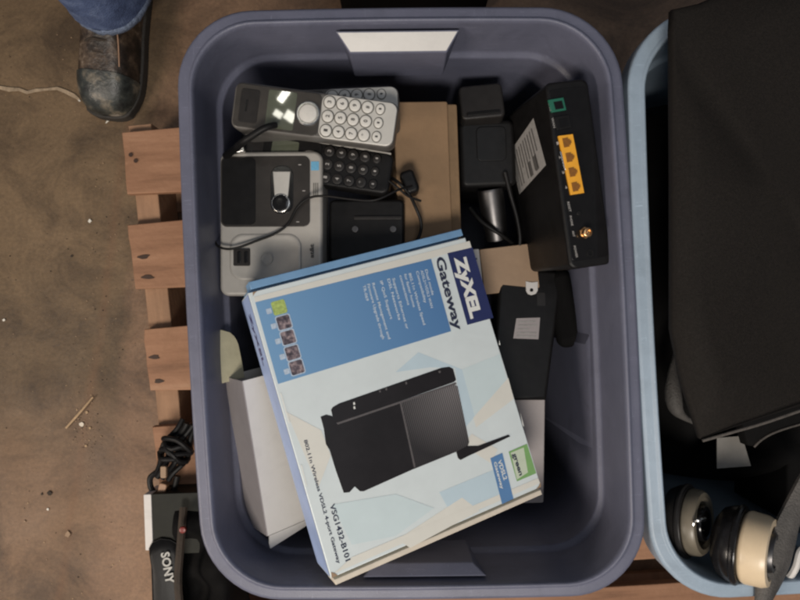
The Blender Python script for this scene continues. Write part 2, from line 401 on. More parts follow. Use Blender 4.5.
lamp('side_lamp', (-1.45, -.85, 1.40), (-.12, -.12, .2), .6, 17, (1.0, .87, .74))
lamp('work_lamp', (-.10, -1.04, 2.15), (0, 0, .3), .6, 29, (1.0, .93, .84))
lamp('overhead_fill', (.7, .3, 3.2), (0, 0, .3), 1.2, 7, (.86, .92, 1.0))  # added cool fill that opens the shadows from above

# ------------------------------------------------------------------ setting
MB().sheet([(-5, -5), (5, -5), (5, 5), (-5, 5)]).build('floor', 'concrete'); bpy.data.objects['floor']['kind'] = 'structure'
def strip(name, pts, w, z, material):
    mb = MB(); L = []; R = []
    V = [P(*p, 0) for p in pts]
    for i, v in enumerate(V):
        d = (V[min(i + 1, len(V) - 1)] - V[max(i - 1, 0)]); d.z = 0; d.normalize(); nrm = Vector((-d.y, d.x, 0)); k = w * random.uniform(.45, 1.2)
        L.append((v.x + nrm.x * k, v.y + nrm.y * k)); R.append((v.x - nrm.x * k, v.y - nrm.y * k))
    for i in range(len(V) - 1): mb.sheet([R[i], R[i + 1], L[i + 1], L[i]], z)
    bmesh.ops.remove_doubles(mb.bm, verts=mb.bm.verts[:], dist=1e-6)
    o = mb.build(name, material); o['kind'] = 'structure'; return o
M_['crack_pale'] = mat('chipped_concrete', (.36, .27, .18), .9, .4, 60)
M_['crack_dark'] = mat('dirty_joint', (.20, .105, .055), .9, .3, 60)
strip('floor_crack', [(-20, 86), (0, 88), (10, 90), (20, 90), (28, 93), (36, 91), (47, 90), (58, 89), (66, 92), (74, 96), (80, 100)], .0035, .003, 'crack_pale')

# pallet under both totes
pm = frame(P(120.5, 131, .12), P(220.5, 125.4, .12), P(126.1, 31, .12))      # x along the boards, -y towards the bottom of the picture
u = .001 / .631
pal = thing('wooden_pallet', 'worn orange-brown wooden pallet lying on the concrete under the two plastic totes', 'pallet', pm)
rng = random.Random(4)
offs = [0, 1.5, 11.5, 15, 14, 14]
holes = [[(131, 155), (136, 161)], [(144, 257), (148, 277)], [(155, 357), (159, 381)], [], [], []]
for k, (a, bb) in enumerate([(0, 64.5), (93, 160), (198, 262), (296, 360), (392, 458), (482, 560)]):
    mb = MB(); x0 = offs[k] * u; N = 60; Lp = 1.05
    # ragged saw-cut ends and slightly bowed long edges
    pts = [(x0 + rng.uniform(-.0015, .0015), -bb * u + (.004 if k == 2 else 0)), (x0 + rng.uniform(-.001, .003), -(a * .6 + bb * .4) * u), (x0 + rng.uniform(-.002, .002), -(a * .3 + bb * .7) * u)]
    edge = [(x0 + .05 * (1 - t) * (bb - a) * u + rng.uniform(-.001, .002), -(bb + (a - bb) * t) * u) for t in (0.02, .2, .4, .6, .8, .98)]
    top = [(x0 + Lp * t, -a * u + .0015 * math.sin(9 * t + k)) for t in [i / 12 for i in range(1, 13)]]
    botm = [(x0 + Lp * t, -bb * u + .0015 * math.sin(7 * t + 2 * k)) for t in [i / 12 for i in range(12, 0, -1)]]
    mb.slab(edge + top + botm, -.018, rng.uniform(-.001, .001), .0018)
    bo = mb.build('deck_board', 'wood', pal)
    for hx, hy in holes[k]:
        q = on(pm, hx, hy); h = MB(); kx = rng.uniform(.006, .010)
        if k == 0: h.slab([(q.x + .0033 * math.cos(t), q.y + .0033 * math.sin(t)) for t in [i * math.pi / 5 for i in range(10)]], .0008, .0018, 0)
        else: h.slab([(q.x + kx * math.cos(t) * (1 + .3 * math.sin(3 * t + hx)), q.y + .0034 * math.sin(t + .2 * math.cos(hx))) for t in [i * math.pi / 7 for i in range(14)]], .0008, .0018, 0)
        h.build('nail_hole', 'nail', bo)
for x0 in (3.5 * u, .49, .98):
    MB().box(0, .037, -.95, .013, -.106, -.0185, 0, .002).build('stringer', 'wood_dark', pal, Matrix.Translation((x0, 0, 0)) @ Matrix.Rotation(math.radians(2.6), 4, 'Z'))
for k, v in enumerate((10, 250, 500)):
    MB().box(.002, 1.05, -v * u - .10, -v * u, -.120, -.1065, 0, .0015).build('bottom_board', 'wood_dark', pal)

# ------------------------------------------------------------------ totes
def rrect_fine(x0, x1, y0, y1, r):
    p = rrect(x0, x1, y0, y1, r, 12); out = []
    for i, q in enumerate(p):
        w_ = p[(i + 1) % len(p)]; k = max(1, int(math.hypot(w_[0] - q[0], w_[1] - q[1]) / .035) )
        k = k if k > 1 else 1
        if math.hypot(w_[0] - q[0], w_[1] - q[1]) > .05: k = 12
        else: k = 1
        for j in range(k): out.append((q[0] + (w_[0] - q[0]) * j / k, q[1] + (w_[1] - q[1]) * j / k))
    return out
def tote(name, label, corners, material, r=.075, with_handles=True):
    W = [P(*c, RIM) for c in corners]                    # TL, TR, BR, BL
    c = sum(W, Vector()) / 4; ex = ((W[1] - W[0]) + (W[2] - W[3])) / 2; ey = ((W[0] - W[3]) + (W[1] - W[2])) / 2
    M = frame(Vector((c.x, c.y, .1225)), Vector((c.x, c.y, .1225)) + ex, Vector((c.x, c.y, .1225)) + ey)
    a, bh = ex.length / 2, ey.length / 2; H = RIM - .1225
    t = thing(name, label, 'storage tote', M)
    def ring(d, z):
        return [(x + math.copysign(.005 * max(0, 1 - (y / bh) ** 2), x), y + math.copysign(.003 * max(0, 1 - (x / a) ** 2), y), z) for x, y in rrect_fine(-a + d, a - d, -bh + d, bh - d, max(.02, r - d * .7))]
    prof = [(.050, 0), (.046, .004), (.030, .12), (.0145, H - .045), (.0115, H - .032), (.001, H - .032), (0, H - .031), (0, H - .004), (.0006, H - .0018), (.002, H - .0006), (.004, H), (.0105, H + .0002), (.0116, H + .0008), (.0126, H + .0022), (.0140, H + .0028), (.0153, H + .0022), (.0162, H + .0006), (.0172, H - .003),
            (.0186, H - .03), (.0200, H - .064), (.0218, H - .068), (.0250, H - .070), (.0265, H - .073), (.0300, H - .16), (.036, .10), (.046, .03), (.051, .012), (.062, .005), (.085, .0035)]
    mb = MB(); mb.loft([ring(d, z) for d, z in prof])
    body = mb.build('tote_body', material, t, sharp=50)
    # finger-hold bulges at both ends
    for s in (1, -1):
        y0 = bh - .0150
        V = lambda x, dy, z: (x, s * (y0 - (dy if s > 0 else min(dy, .006 + dy * .35))), z)
        mb = MB()
        def sec(ht, hb_, yy): return None
        # outline seen from above: wide at the wall, narrower inwards; sloping ledge then a near-vertical face
        top_w, mid_w = .0635, .050
        rings = []
        A = [V(-top_w, .0035, H - .006), V(top_w, .0035, H - .006), V(mid_w, .0225, H - .0165), V(-mid_w, .0225, H - .0165)]
        B = [V(-top_w + .004, -.004, H - .03), V(top_w - .004, -.004, H - .03), V(mid_w - .001, .0265, H - .074), V(-mid_w + .001, .0265, H - .074)]
        C2 = [V(-top_w + .004, -.004, H - .085), V(top_w - .004, -.004, H - .085), V(mid_w - .003, .015, H - .085), V(-mid_w + .003, .015, H - .085)]
        vs = [[mb.bm.verts.new(p) for p in R] for R in (A, B, C2)]
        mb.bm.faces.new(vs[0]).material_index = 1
        for q, rr_ in zip(vs, vs[1:]):
            for i in range(4): mb.bm.faces.new((q[i], q[(i + 1) % 4], rr_[(i + 1) % 4], rr_[i]))
        mb.bm.faces.new(vs[-1][::-1])
        bmesh.ops.recalc_face_normals(mb.bm, faces=mb.bm.faces[:])
        es = [e for e in mb.bm.edges]
        bmesh.ops.bevel(mb.bm, geom=es, offset=.0018, segments=2, affect='EDGES', profile=.5)
        mb.build('handle', [material, material + '_smooth' if s > 0 else material], t, sharp=50)  # only the top ledge gets the glare-toned colour
    # shallow panels pressed into the long walls
    for s in (1, -1):
        for yc in (-.105,):
            mb = MB(); x = a - .0255
            R = []
            for dx, z, e in ((.006, H - .078, 0), (-.001, H - .082, .004), (-.004, H - .16, .004), (-.012, .06, .006), (-.010, .045, .004)):
                pass
            pts = [(s * (x - .001), H - .082), (s * (x - .0155), .06)]
            for (k0, k1) in ((yc - .068, yc + .068),):
                vs = [mb.bm.verts.new(p) for p in [(s * (x + .004), k0, H - .078), (s * (x + .0005), k0 + .012, H - .088), (s * (x - .0140), k0 + .010, .06), (s * (x - .008), k0 + .004, .05),
                                                  (s * (x + .004), k1, H - .078), (s * (x + .0005), k1 - .012, H - .088), (s * (x - .0140), k1 - .010, .06), (s * (x - .008), k1 - .004, .05)]]
                for f in ((0, 4, 5, 1), (1, 5, 6, 2), (2, 6, 7, 3), (0, 1, 2, 3), (4, 7, 6, 5)): mb.bm.faces.new([vs[i] for i in f])
            mb.build('wall_panel', material, t, sharp=25)
    # the thin plastic is racked slightly out of square
    loc = M.to_3x3().inverted() @ ey; k = loc.x / loc.y
    for ch in t.children:
        for vtx in ch.data.vertices: vtx.co.x += k * vtx.co.y
    return t, M
tote('storage_tote', 'open lavender-grey plastic tote full of phones, router and boxes, in the middle', [(174, 11), (619, 8), (646, 594), (206, 601)], 'tote')
tote('storage_tote', 'open pale blue plastic tote at the right holding a black-brown bag', [(628, 12), (1062, -14), (1092, 571), (655, 604)], 'tote_blue')

# ------------------------------------------------------------------ gateway box
GBL, GBR, GTR, GTL = (331, 578.5), (541.5, 487), (468.5, 236.5), (252, 292)
GM, gw, gh = rect_pose(GBL, GBR, GTR, GTL, .665)
gb = thing('gateway_box', 'pale blue and white printed gateway carton lying tilted on top of the pile', 'box', GM)
T = .060
mb = MB(); mb.box(0, gw, 0, gh, -T, 0, 0, .0012); mb.build('carton', ['card_print'], gb)
# violet-blue left side sheet
mb = MB(); mb.bm.faces.new([mb.bm.verts.new(p) for p in [(-.0003, .0012, -T + .0012), (-.0003, gh - .0012, -T + .0012), (-.0003, gh - .0012, -.0012), (-.0003, .0012, -.0012)]][::-1]); side = mb.build('side_print', 'side_blue', gb)
G = lambda px, py: tuple(on(GM, px, py))
# tuck flaps standing proud of both ends
mb = MB(); mb.box(.004, gw - .001, gh + .0028, gh + .0105, -.030, -.0018, 0, .0008); mb.box(.002, gw - .003, gh - .001, gh + .003, -.05, -.012); mb.build('tuck_flap', 'flap_blue', gb)
mb = MB(); mb.box(.003, gw - .001, -.0082, -.0028, -.034, -.0015, 0, .0008); mb.box(.004, gw - .003, -.003, .001, -.05, -.009); mb.build('tuck_flap', 'cream_edge', gb)
q2 = lambda pts, ox, oy, s: [G(*zpx(x, y, ox, oy, s)) for x, y in pts]
za = lambda pts: q2(pts, 280, 340, 2.857)
sheets('pattern_print', [
    (za([(330, 92), (395, 35), (520, 84), (568, 205), (525, 255), (500, 80), (430, 78)]), 0),
    (za([(520, 84), (628, 40), (652, 132), (560, 232)]), 2),
    (za([(652, 108), (668, 168), (560, 250), (552, 222)]), 1),
    (za([(520, 300), (548, 268), (622, 312), (602, 352)]), 1),
    (za([(455, 435), (612, 370), (640, 452), (502, 520)]), 0),
    (za([(335, 570), (520, 450), (570, 488), (372, 594)]), 1),
    (za([(18, 205), (118, 258), (145, 330), (110, 420), (88, 370)]), 1),
    (za([(150, 470), (330, 440), (440, 480), (330, 560), (205, 585)]), 2),
    ([G(254, 297), G(469.5, 241), G(471.5, 247.5), G(447, 253.5), G(431, 258.5), G(255.5, 302.5)], 1),  # cream strip puts the bright sheen of the top edge into the print
    ([G(333, 574), G(540, 483), G(538, 478), G(352, 557)], 1)],
    ['pale_blue', 'cream', 'pale_teal'], gb, .00006)
fp = sheets('feature_panel', [[G(255.2, 302.3), G(431, 259), G(451, 331.2), G(278, 384)]], 'panel_blue', gb, .00030)
def zl(text, x0, y0, x1, y1, ox, oy, s, cap): return (text, Vector(G(ox + x0 / s, oy + y0 / s)), Vector(G(ox + x1 / s, oy + y1 / s)), cap)
fl = lambda t, x0, y0, x1, y1: zl(t, x0 - 9, y0, x1 - 9, y1, 360, 260, 7.06, .0031)
glyphs([fl('Dual mode', 466, 70, 516, 250), fl('ADSL2+/VDSL2 WAN', 435, 75, 508, 340), fl('Compatibility', 403, 80, 463, 305),
        fl('802.11n Wireless Speed', 350, 95, 455, 460), fl('for faster home', 318, 100, 383, 335), fl('connections', 286, 110, 344, 320),
        fl('Supports Ethernet or', 235, 130, 335, 490), fl('DSL Networks', 200, 135, 280, 425), fl('IP QoS Support', 148, 150, 222, 420),
        fl('Remote Management and', 92, 165, 208, 560), fl('Firmware Upgrade through', 58, 172, 165, 560), fl('TR-069', 27, 180, 52, 290)], .00048, 'feature_text', 'feature_ink', fp, bold=.012)
for k, (x, y) in enumerate([(310, 110), (340, 204), (367, 299), (394, 396), (421, 488)]):
    c = Vector(G(*zpx(x, y, 230, 290, 6.31))); ax = (Vector(G(*zpx(421, 488, 230, 290, 6.31))) - Vector(G(*zpx(310, 110, 230, 290, 6.31)))).normalized(); ay = Vector((-ax.y, ax.x))
    h = .0069
    R = lambda hh, r, cc=c: [tuple(cc + ax * p + ay * qv) for p, qv in rrect(-hh, hh, -hh, hh, r, 4)]
    ic = sheets('icon', [(R(h + .0006, .0022), 1), (R(h - .0004, .0018), 0)] if k else [(R(h, .002), 0)], ['icon_dark' if k else 'icon_green', 'icon_line'], fp, .00044)
    if k == 0: tag(ic, 'lime green icon')
    c2 = c + ay * -.0105 + ax * .001
    sheets('icon_caption', [R(.0026, .0006, c2)], 'icon_line', fp, .00044)
bp_ = sheets('brand_panel', [[G(447.3, 253.2), G(472.4, 247.4), G(493.3, 317.8), G(467.2, 325)]], 'navy', gb, .00030)
glyphs([('ZyXEL', Vector(G(454.5, 257.5)), Vector(G(471.2, 319)), .0136)], .00048, 'brand_lettering', 'white_ink', bp_, bold=.055)
glyphs([('Gateway', Vector(G(435.5, 258)), Vector(G(454.7, 331)), .0105)], .00036, 'title_lettering', 'dark_ink', gb, bold=.028)
# printed picture of the router
zr = lambda pts: q2(pts, 310, 360, 3.81)
fcn = zr([(545, 100)])[0]; M_['ink_weave'].node_tree.nodes['fade_centre'].inputs[1].default_value = (fcn[0], fcn[1], 0)
pic = sheets('router_picture', [
    (zr([(40, 216), (62, 208), (84, 214), (100, 240), (120, 300), (172, 480), (150, 504), (128, 506), (98, 420), (74, 342), (60, 320), (52, 260)]), 0),
    (zr([(96, 240), (330, 164), (352, 160), (395, 415), (205, 500), (190, 500), (166, 478)]), 0),
    (zr([(348, 160), (545, 92), (562, 100), (606, 312), (600, 332), (394, 416)]), 1),
    (zr([(80, 190), (86, 180), (110, 166), (500, 30), (530, 26), (545, 34), (556, 76), (548, 84), (120, 236), (98, 238), (88, 226)]), 0),
    (zr([(100, 240), (555, 85), (558, 92), (106, 246)]), 2), (zr([(341, 162), (347, 160), (402, 408), (396, 411)]), 2),
    (zr([(164, 162), (170, 160), (172, 170), (165, 171)]), 3), (zr([(165, 177), (171, 176), (173, 186), (166, 187)]), 3),
    (zr([(262, 116), (268, 114), (270, 122), (264, 124)]), 2), (zr([(286, 108), (292, 106), (294, 114), (288, 116)]), 2), (zr([(362, 84), (368, 82), (370, 92), (364, 94)]), 2), (zr([(488, 42), (496, 40), (498, 48), (490, 50)]), 2)],
    ['ink_black', 'ink_weave', 'ink_grey', 'white_ink'], gb, .00030)
sheets('antenna', [zr([(556, 350), (598, 328), (640, 327), (755, 285), (762, 291), (650, 344), (606, 364), (573, 381), (563, 374)])], 'ink_black', pic, .00062)
zs = lambda t, x0, y0, x1, y1, cap: zl(t, x0, y0, x1, y1, 280, 420, 3.53, cap)
glyphs([zs('802.11n Wireless VDSL2 4-port Gateway', 84, 72, 203, 508, .0034), zs('VSG1432-B101', 175, 300, 232, 500, .0052)], .00036, 'model_lettering', 'dark_ink', gb, bold=.02)
zb = lambda x, y: G(*zpx(x, y, 480, 430, 6.66))
gbad = sheets('green_badge', [([zb(190, 145), zb(312, 92), zb(373, 288), zb(245, 342)], 0), ([zb(203, 152), zb(290, 116), zb(318, 282), zb(246, 330)], 1)], ['green_ink', 'badge_pale'], gb, .00034)
glyphs([('green', Vector(zb(216, 160)), Vector(zb(262, 306)), .0052)], .00048, 'badge_lettering', 'dark_ink', gbad, bold=.03)
vb = sheets('blue_badge', [[zb(68, 188), zb(148, 152), zb(222, 458), zb(146, 494)]], 'mid_blue', gb, .00034)
glyphs([('VDSL2', Vector(zb(116, 205)), Vector(zb(158, 335)), .0046), ('Gateway', Vector(zb(90, 215)), Vector(zb(140, 395)), .0034)], .00048, 'badge_lettering', 'white_ink', vb, bold=.02)
for q_ in ([G(331.4, 578), G(337.5, 575.2), G(334.5, 573), G(331, 572)], [G(540.8, 486.8), G(536, 489.2), G(538.5, 486), G(540.2, 482)], [G(252.6, 292.2), G(257, 291.2), G(254.5, 293.6), G(253, 296.5)]): sheets('corner_scuff', [q_], 'kraft_pink', gb, .0005)
for q_ in ([G(280 + 51 * 0, 393), G(281.2, 393), G(290, 423), G(288.4, 423)], [G(300.6, 465), G(301.9, 465), G(307, 486), G(306, 486)], [G(499, 340), G(500.2, 345), G(498.8, 345)], [G(520, 412), G(524, 427), G(522.4, 425)]): sheets('edge_wear', [q_], 'white_ink', gb, .0005)
# small lettering on the left side
SM = GM @ Matrix(((0, 0, -1, -.0003), (-1, 0, 0, 0), (0, 1, 0, 0), (0, 0, 0, 1)))
a_, b_ = on(SM, 250.0, 313), on(SM, 264, 366)
Ls = Matrix(((0, 0, -1, -.0003), (-1, 0, 0, 0), (0, 1, 0, 0), (0, 0, 0, 1)))
mid = -T / 2 - .004
glyphs([('ZyXEL', Vector((a_.x, mid)), Vector((b_.x, mid)), .012)], .0004, 'side_lettering', 'violet_ink', side, M=Ls, bold=.02)

# ------------------------------------------------------------------ cordless handsets
def handset(name, label, M, trim=None, body='mid_grey', face='face_dark', pad='silver', keym='key', L=.170, W=.048, legends=True, ring='groove', legend_m='legend'):
    k = L / 168.0
    t = thing(name, label, 'cordless phone', M)
    # plan outline: blunt earpiece end, softly rounded key end
    pts = []
    for x, y in rrect(0, L, -W / 2, W / 2, .006, 5):
        pts.append((x, y))
    pts = [(x, y * (1 - .05 * x / L)) for x, y in rrect(0, L, -W / 2, W / 2, .0085, 6)]
    mb = MB(); mb.slab(pts, -.026, 0, .0035); mb.build('body', body, t)
    if trim: MB().slab([(.004, W / 2 - .0012), (L - .004, W / 2 - .0034), (L - .004, W / 2 - .0012), (.004, W / 2 + .001)], -.008, -.0004, .0004).build('edge_trim', trim, t)
    x1 = 90 * k
    mb = MB(); mb.slab([(x, y * (1 - .05 * x / L)) for x, y in rrect(.0025, x1, -W / 2 + .0022, W / 2 - .0022, .005, 5)], -.001, .0009, .0006); fc = mb.build('face_panel', face, t)
    mb = MB(); mb.slab(rrect(8 * k, 27 * k, -.017, .017, .003), .0009, .0014, .0004); ear = mb.build('earpiece', 'dark_grey', t)
    MB().slab(rrect(14 * k, 15.6 * k, -.006, .006, .0006), .0014, .0019).build('sound_slot', 'black_gloss', ear)
    mb = MB(); mb.slab(rrect(36 * k, 65 * k, -.019, .019, .002), .0009, .0013, 0); mb.build('screen', 'screen', t, smooth=False)
    mb = MB(); mb.lathe([(.0122, .0009), (.0122, .0022), (.0112, .0030), (.0098, .0030), (.0092, .0020)], (78.5 * k, 0, 0), cap1=True); nb = mb.build('nav_ring', 'chrome', t)
    MB().lathe([(.0090, .0019), (.0088, .0028), (.006, .0034), (.002, .0036)], (78.5 * k, 0, 0)).build('nav_button', 'key', nb)
    mb = MB(); mb.slab([(x, y * (1 - .05 * x / L)) for x, y in rrect(x1 + .0006, L - .0010, -W / 2 + .0012, W / 2 - .0012, .008, 7)][:] if pad == 'silver' else rrect(x1, L - .003, -W / 2 + .004, W / 2 - .004, .005, 5), -.004 if pad == 'silver' else -.001, .0007, .0011 if pad == 'silver' else .0005); mb.build('keypad_panel', pad, t)
    names = ['123', '456', '789', '*0#']
    for c in range(5):
        for r in range(3):
            x = (98.6 + 12.9 * c) * k; y = (-14.2 + 14.2 * r) * k * (1 - .03 * c / 4); rx, ry = (.0062, .0064) if c < 4 else (.0048, .0056)
            mb = MB(); mb.slab([(x + rx * 1.07 * math.cos(a), y + ry * 1.07 * math.sin(a)) for a in [i * math.pi / 12 for i in range(24)]], .0006, .00085, 0)
            rg = mb.build('key_rim', ring, t)
            mb = MB(); E = lambda s_, z: [(x + rx * s_ * math.cos(a), y + ry * s_ * math.sin(a), z) for a in [i * math.pi / 12 for i in range(24)]]
            mb.loft([E(.90, .0006), E(.88, .0017), E(.80, .0021), E(.4, .0023)]); ky = mb.build('key', keym, t)
            if legends:
                if c < 4: glyphs([(names[c][r], Vector((x + .0018, y - .0013)), Vector((x + .0018, y + .0013)), .0040)], .00245, 'numeral', legend_m, ky, bold=.03)
                else: sheets('numeral', [rrect(x - .0014, x + .0014, y - .0009, y + .0009, .0006, 3)], legend_m, ky, .00245)
    return t
def hframe(ear_end, key_end, z0, z1, roll=0):
    A, B = P(*ear_end, z0), P(*key_end, z1); X = (B - A).normalized(); up = Vector((0, 0, 1)); Y = up.cross(X).normalized()
    M = frame(A, B, A + Y); return M @ Matrix.Rotation(math.radians(roll), 4, 'X')
HM = hframe((232.5, 104), (396, 125.5), .490, .498, 3)
h1 = handset('cordless_phone', 'silver and black cordless handset lying uppermost, its dark screen lit by reflections', HM, L=(P(232.5, 104, .49) - P(396, 125.5, .498)).length)
h1.data
h2 = copy_tree(h1); h2.matrix_world = hframe((240, 114), (402.5, 106.5), .464, .4725, -3)
tag(h2, 'silver cordless handset half hidden beneath the uppermost handset, only its keypad end showing')
h3 = handset('cordless_phone', 'black cordless handset with dark keys and a thin silver edge below the two silver ones', hframe((238, 151), (398, 175), .440, .448, 0), trim='base_silver', body='black', face='black', pad='black', keym='dark_grey', legend_m='label', ring='black_gloss')

# ------------------------------------------------------------------ answering base
BM = frame(P(219.5, 296, .446), P(322.5, 296, .450), P(219.5, 153, .446))
bw = (on(BM, 322.5, 220).x); bhh = on(BM, 270, 151).y
ab = thing('answering_base', 'silver answering machine base with a smoked panel and an empty handset cradle', 'phone base', BM)
mb = MB(); mb.slab(rrect(0, bw, 0, bhh, .010, 8), -.045, 0, .004)
mb.build('base_body', 'base_silver', ab)
Bo = lambda px, py: on(BM, px, py)
def bo_rect(x0, x1, y0, y1): a = Bo(x0, y1); c = Bo(x1, y0); return a.x, c.x, a.y, c.y
x0, x1, y0, y1 = bo_rect(221, 310, 156, 227)
pd = MB().slab(rrect(x0, x1, y0, y1, .007, 8), -.001, .0012, .0008).build('smoked_panel', 'panel_dark', ab)
x0, x1, y0, y1 = bo_rect(222.5, 256, 158, 225)
MB().slab(rrect(x0, x1, y0, y1, .005, 6), .0012, .0016, .0003).build('speaker_grille', 'black', pd)
x0, x1, y0, y1 = bo_rect(271, 293.5, 166, 214)
pl = MB().slab(rrect(x0, x1, y0, y1, .0105, 8), .0012, .0018, .0004).build('button_well', 'black_gloss', pd)
mb = MB(); mb.slab([tuple(Bo(*p)) for p in [(273.5, 172), (291, 172), (289, 194), (287.5, 203), (276.5, 203), (275, 194)]], .0018, .0036, .001); mb.build('rocker_button', 'silver', pd)
c = Bo(281.3, 203.5)
MB().lathe([(.0100, .0018), (.0100, .0042), (.0092, .0048)], (c.x, c.y, 0)).build('button_bezel', 'chrome', pd)
MB().lathe([(.0088, .0040), (.0088, .0052), (.007, .0058), (.003, .006)], (c.x, c.y, 0)).build('play_button', 'black_gloss', pd)
for (px, py) in ((304, 191), (300, 165), (298, 222)):
    c = Bo(px, py); sheets('panel_mark', [rrect(c.x - .0016, c.x + .0016, c.y - .0005, c.y + .0005, .0002, 2)], 'label', pd, .0013)
x0, x1, y0, y1 = bo_rect(311, 319, 161.5, 170.5)
sheets('blue_sticker', [rrect(x0, x1, y0, y1, .0006, 3)], 'sticker_blue', ab, .0004)
for k in range(3):
    x0, x1, y0, y1 = bo_rect(313.2 + k * 2, 314.2 + k * 2, 183, 197); sheets('panel_mark', [[(x0, y0), (x1, y0), (x1, y1), (x0, y1)]], 'groove', ab, .0004)
# cradle: a dished recess built as a raised rounded bed with a sunken floor
x0, x1, y0, y1 = bo_rect(231, 300, 235, 279)
mb = MB(); Rr = lambda d, z, r: [(x, y, z) for x, y in rrect(x0 + d, x1 - d, y0 + d, y1 - d, r, 8)]
mb.loft([Rr(-.0015, .0001, .0145), Rr(-.0006, .0012, .014), Rr(.0012, .0014, .013), Rr(.003, .0010, .011), Rr(.007, .0005, .009), Rr(.012, .0003, .006)], cap0=False); cr = mb.build('cradle', 'base_silver', ab, sharp=60)
x0, x1, y0, y1 = bo_rect(234, 250.5, 249, 266)
ct = MB().box(x0, x1, y0, y1, .0005, .003, .0015, .0006).build('charging_contact', 'dark_grey', cr)
for k in range(2):
    xa = x0 + (.25 + .42 * k) * (x1 - x0); MB().box(xa, xa + .004, y0 + .003, y1 - .003, .003, .0045, .001, .0006).build('contact_rib', 'black_gloss', ct)
c = Bo(266.5, 259); MB().lathe([(.0068, .0003), (.0068, .0016), (.0058, .0016), (.0054, .0009)], (c.x, c.y, 0)).build('hook_ring', 'base_silver', cr)
glyphs([('at&t', Bo(313.6, 258), Bo(313.6, 244), .0042)], .0005, 'base_lettering', 'legend', ab, bold=.04)

# ------------------------------------------------------------------ cords inside the tote
def cord(name, label, pts, r, material='black_soft', cat='cord', ends=None):
    mb = MB(); mb.tube([P(*p) for p in pts], r, 10)
    return tag(mb.build(name, material), label, cat)
cord('thin_cord', 'thin black cord looping across the answering base and down its left edge', [(412, 186, 0.4605), (398, 190, 0.4725), (375, 200, 0.4765), (350, 199, 0.4725), (326, 196, 0.4665), (309, 198, 0.4585), (297, 208, 0.4540), (288, 224, 0.4530), (274, 234, 0.4530), (256, 241, 0.4545), (240, 247, 0.4550), (228, 249, 0.4550), (218, 246, 0.4525), (213.5, 237, 0.4455), (212.5, 222, 0.4355), (213, 196, 0.4255), (216, 178, 0.4105)], .0013)
cord('thick_cable', 'short thick black cable resting on the edge of the uppermost handset', [(226, 156, .445), (236, 148, .47), (243, 142, .4955), (252, 136, .5035), (261, 130, .506), (269, 126.5, .5055), (276, 125, .5010)], lambda t: .0042 - .001 * t)
MB().box(-.0065, .0065, -.0035, .0035, 0, .009, .002, .001).build('plug_shell', 'chrome', None, flat(240, 151, .4475, 12))
tag(bpy.data.objects['plug_shell'], 'small shiny metal plug at the top left corner of the answering base', 'plug')
# ------------------------------------------------------------------ power adapters
AM = frame(P(328, 262, .428), P(404, 262, .434), P(328, 200, .426))
aw = on(AM, 404, 230).x; ah = on(AM, 366, 199).y
ad = thing('power_adapter', 'black power adapter with a ridge and two small screws, right of the answering base', 'power adapter', AM)
MB().slab(rrect(0, aw, 0, ah, .006, 6), -.05, 0, .004).build('adapter_body', 'black', ad)
q, r_ = on(AM, 354, 216.5), on(AM, 402, 219)
MB().box(q.x, r_.x, r_.y - .0006, q.y, -.001, .0024, .0008, .0006).build('ridge', 'dark_grey', ad)
for px in (355, 393):
    c = on(AM, px, 229); MB().lathe([(.0034, -.001), (.0034, .0006), (.0026, .0008)], (c.x, c.y, 0)).build('screw', 'steel', ad)
cord('adapter_cord', 'black cord arcing from the power adapter over the brown cardboard box', [(392, 178, .440), (400, 184, .446), (409, 194, .441), (416, 208, .431), (421, 222, .427), (420, 234, .425), (414, 244, .424), (404, 250, .42)], .0018)
cord('adapter_cord', 'straight stub of black cord pointing across the brown cardboard box', [(388, 180, .446), (398, 188, .447), (408, 196, .442), (421, 201, .436)], .0013)
MB().slab([(x, y) for x, y in rrect(-.009, .007, -.014, .012, .005, 6)], -.02, .012, .004).build('cord_plug', 'black', None, flat(410, 182, .432, 20))
tag(bpy.data.objects['cord_plug'], 'stubby black cord plug resting on the left edge of the brown cardboard box', 'plug')

# brown cardboard box
KM = frame(P(410, 245, .412), P(452, 243, .404), P(404, 102, .428))
kw = on(KM, 450, 170).x; kh = on(KM, 425, 101.5).y
kb = thing('cardboard_box', 'plain brown cardboard box standing between the handsets and the black adapters', 'box', KM)
MB().box(on(KM, 396, 170).x, kw, -.02, kh, -.23, 0, .001, .0015).build('carton', 'kraft', kb)
MB().box(kw, kw + .0125, -.015, kh - .002, -.22, -.006, .001, .0015).build('side_strip', 'kraft_dark', kb)  # narrow, slightly darker strip along the right side

# dark adapters beside it
A2 = frame(P(462, 120, .408), P(503, 116, .408), P(461, 84, .402))
a2 = thing('power_adapter', 'black square power adapter nearest the tote\'s top wall, beside the router', 'power adapter', A2)
MB().slab(rrect(0, on(A2, 504, 100).x, 0, on(A2, 480, 84).y, .006, 5), -.20, 0, .003).build('adapter_body', 'dark_grey', a2)
MB().box(.006, on(A2, 504, 100).x - .006, .004, .008, -.002, .0012, .001, .0006).build('ridge', 'black', a2)
A3 = frame(P(461, 188, .386), P(514, 186, .384), P(460, 122, .390))
a3 = thing('power_adapter', 'large black power adapter block below the square one, left of the router label', 'power adapter', A3)
MB().slab(rrect(0, on(A3, 516, 150).x, 0, on(A3, 486, 120).y, .008, 6), -.2, 0, .006).build('adapter_body', 'black_soft', a3)
MB().slab(rrect(.02, .055, .03, .07, .006, 5), -.002, .0015, .001).build('rating_plate', 'black', a3)
c0, c1 = P(490, 189, .372), P(497, 240, .358)
mb = MB(); ax = (c1 - c0)
mb.lathe([(.0148, 0), (.0155, .003), (.0150, .03), (.0125, .06), (.0118, ax.length)], c0, ax, 28)
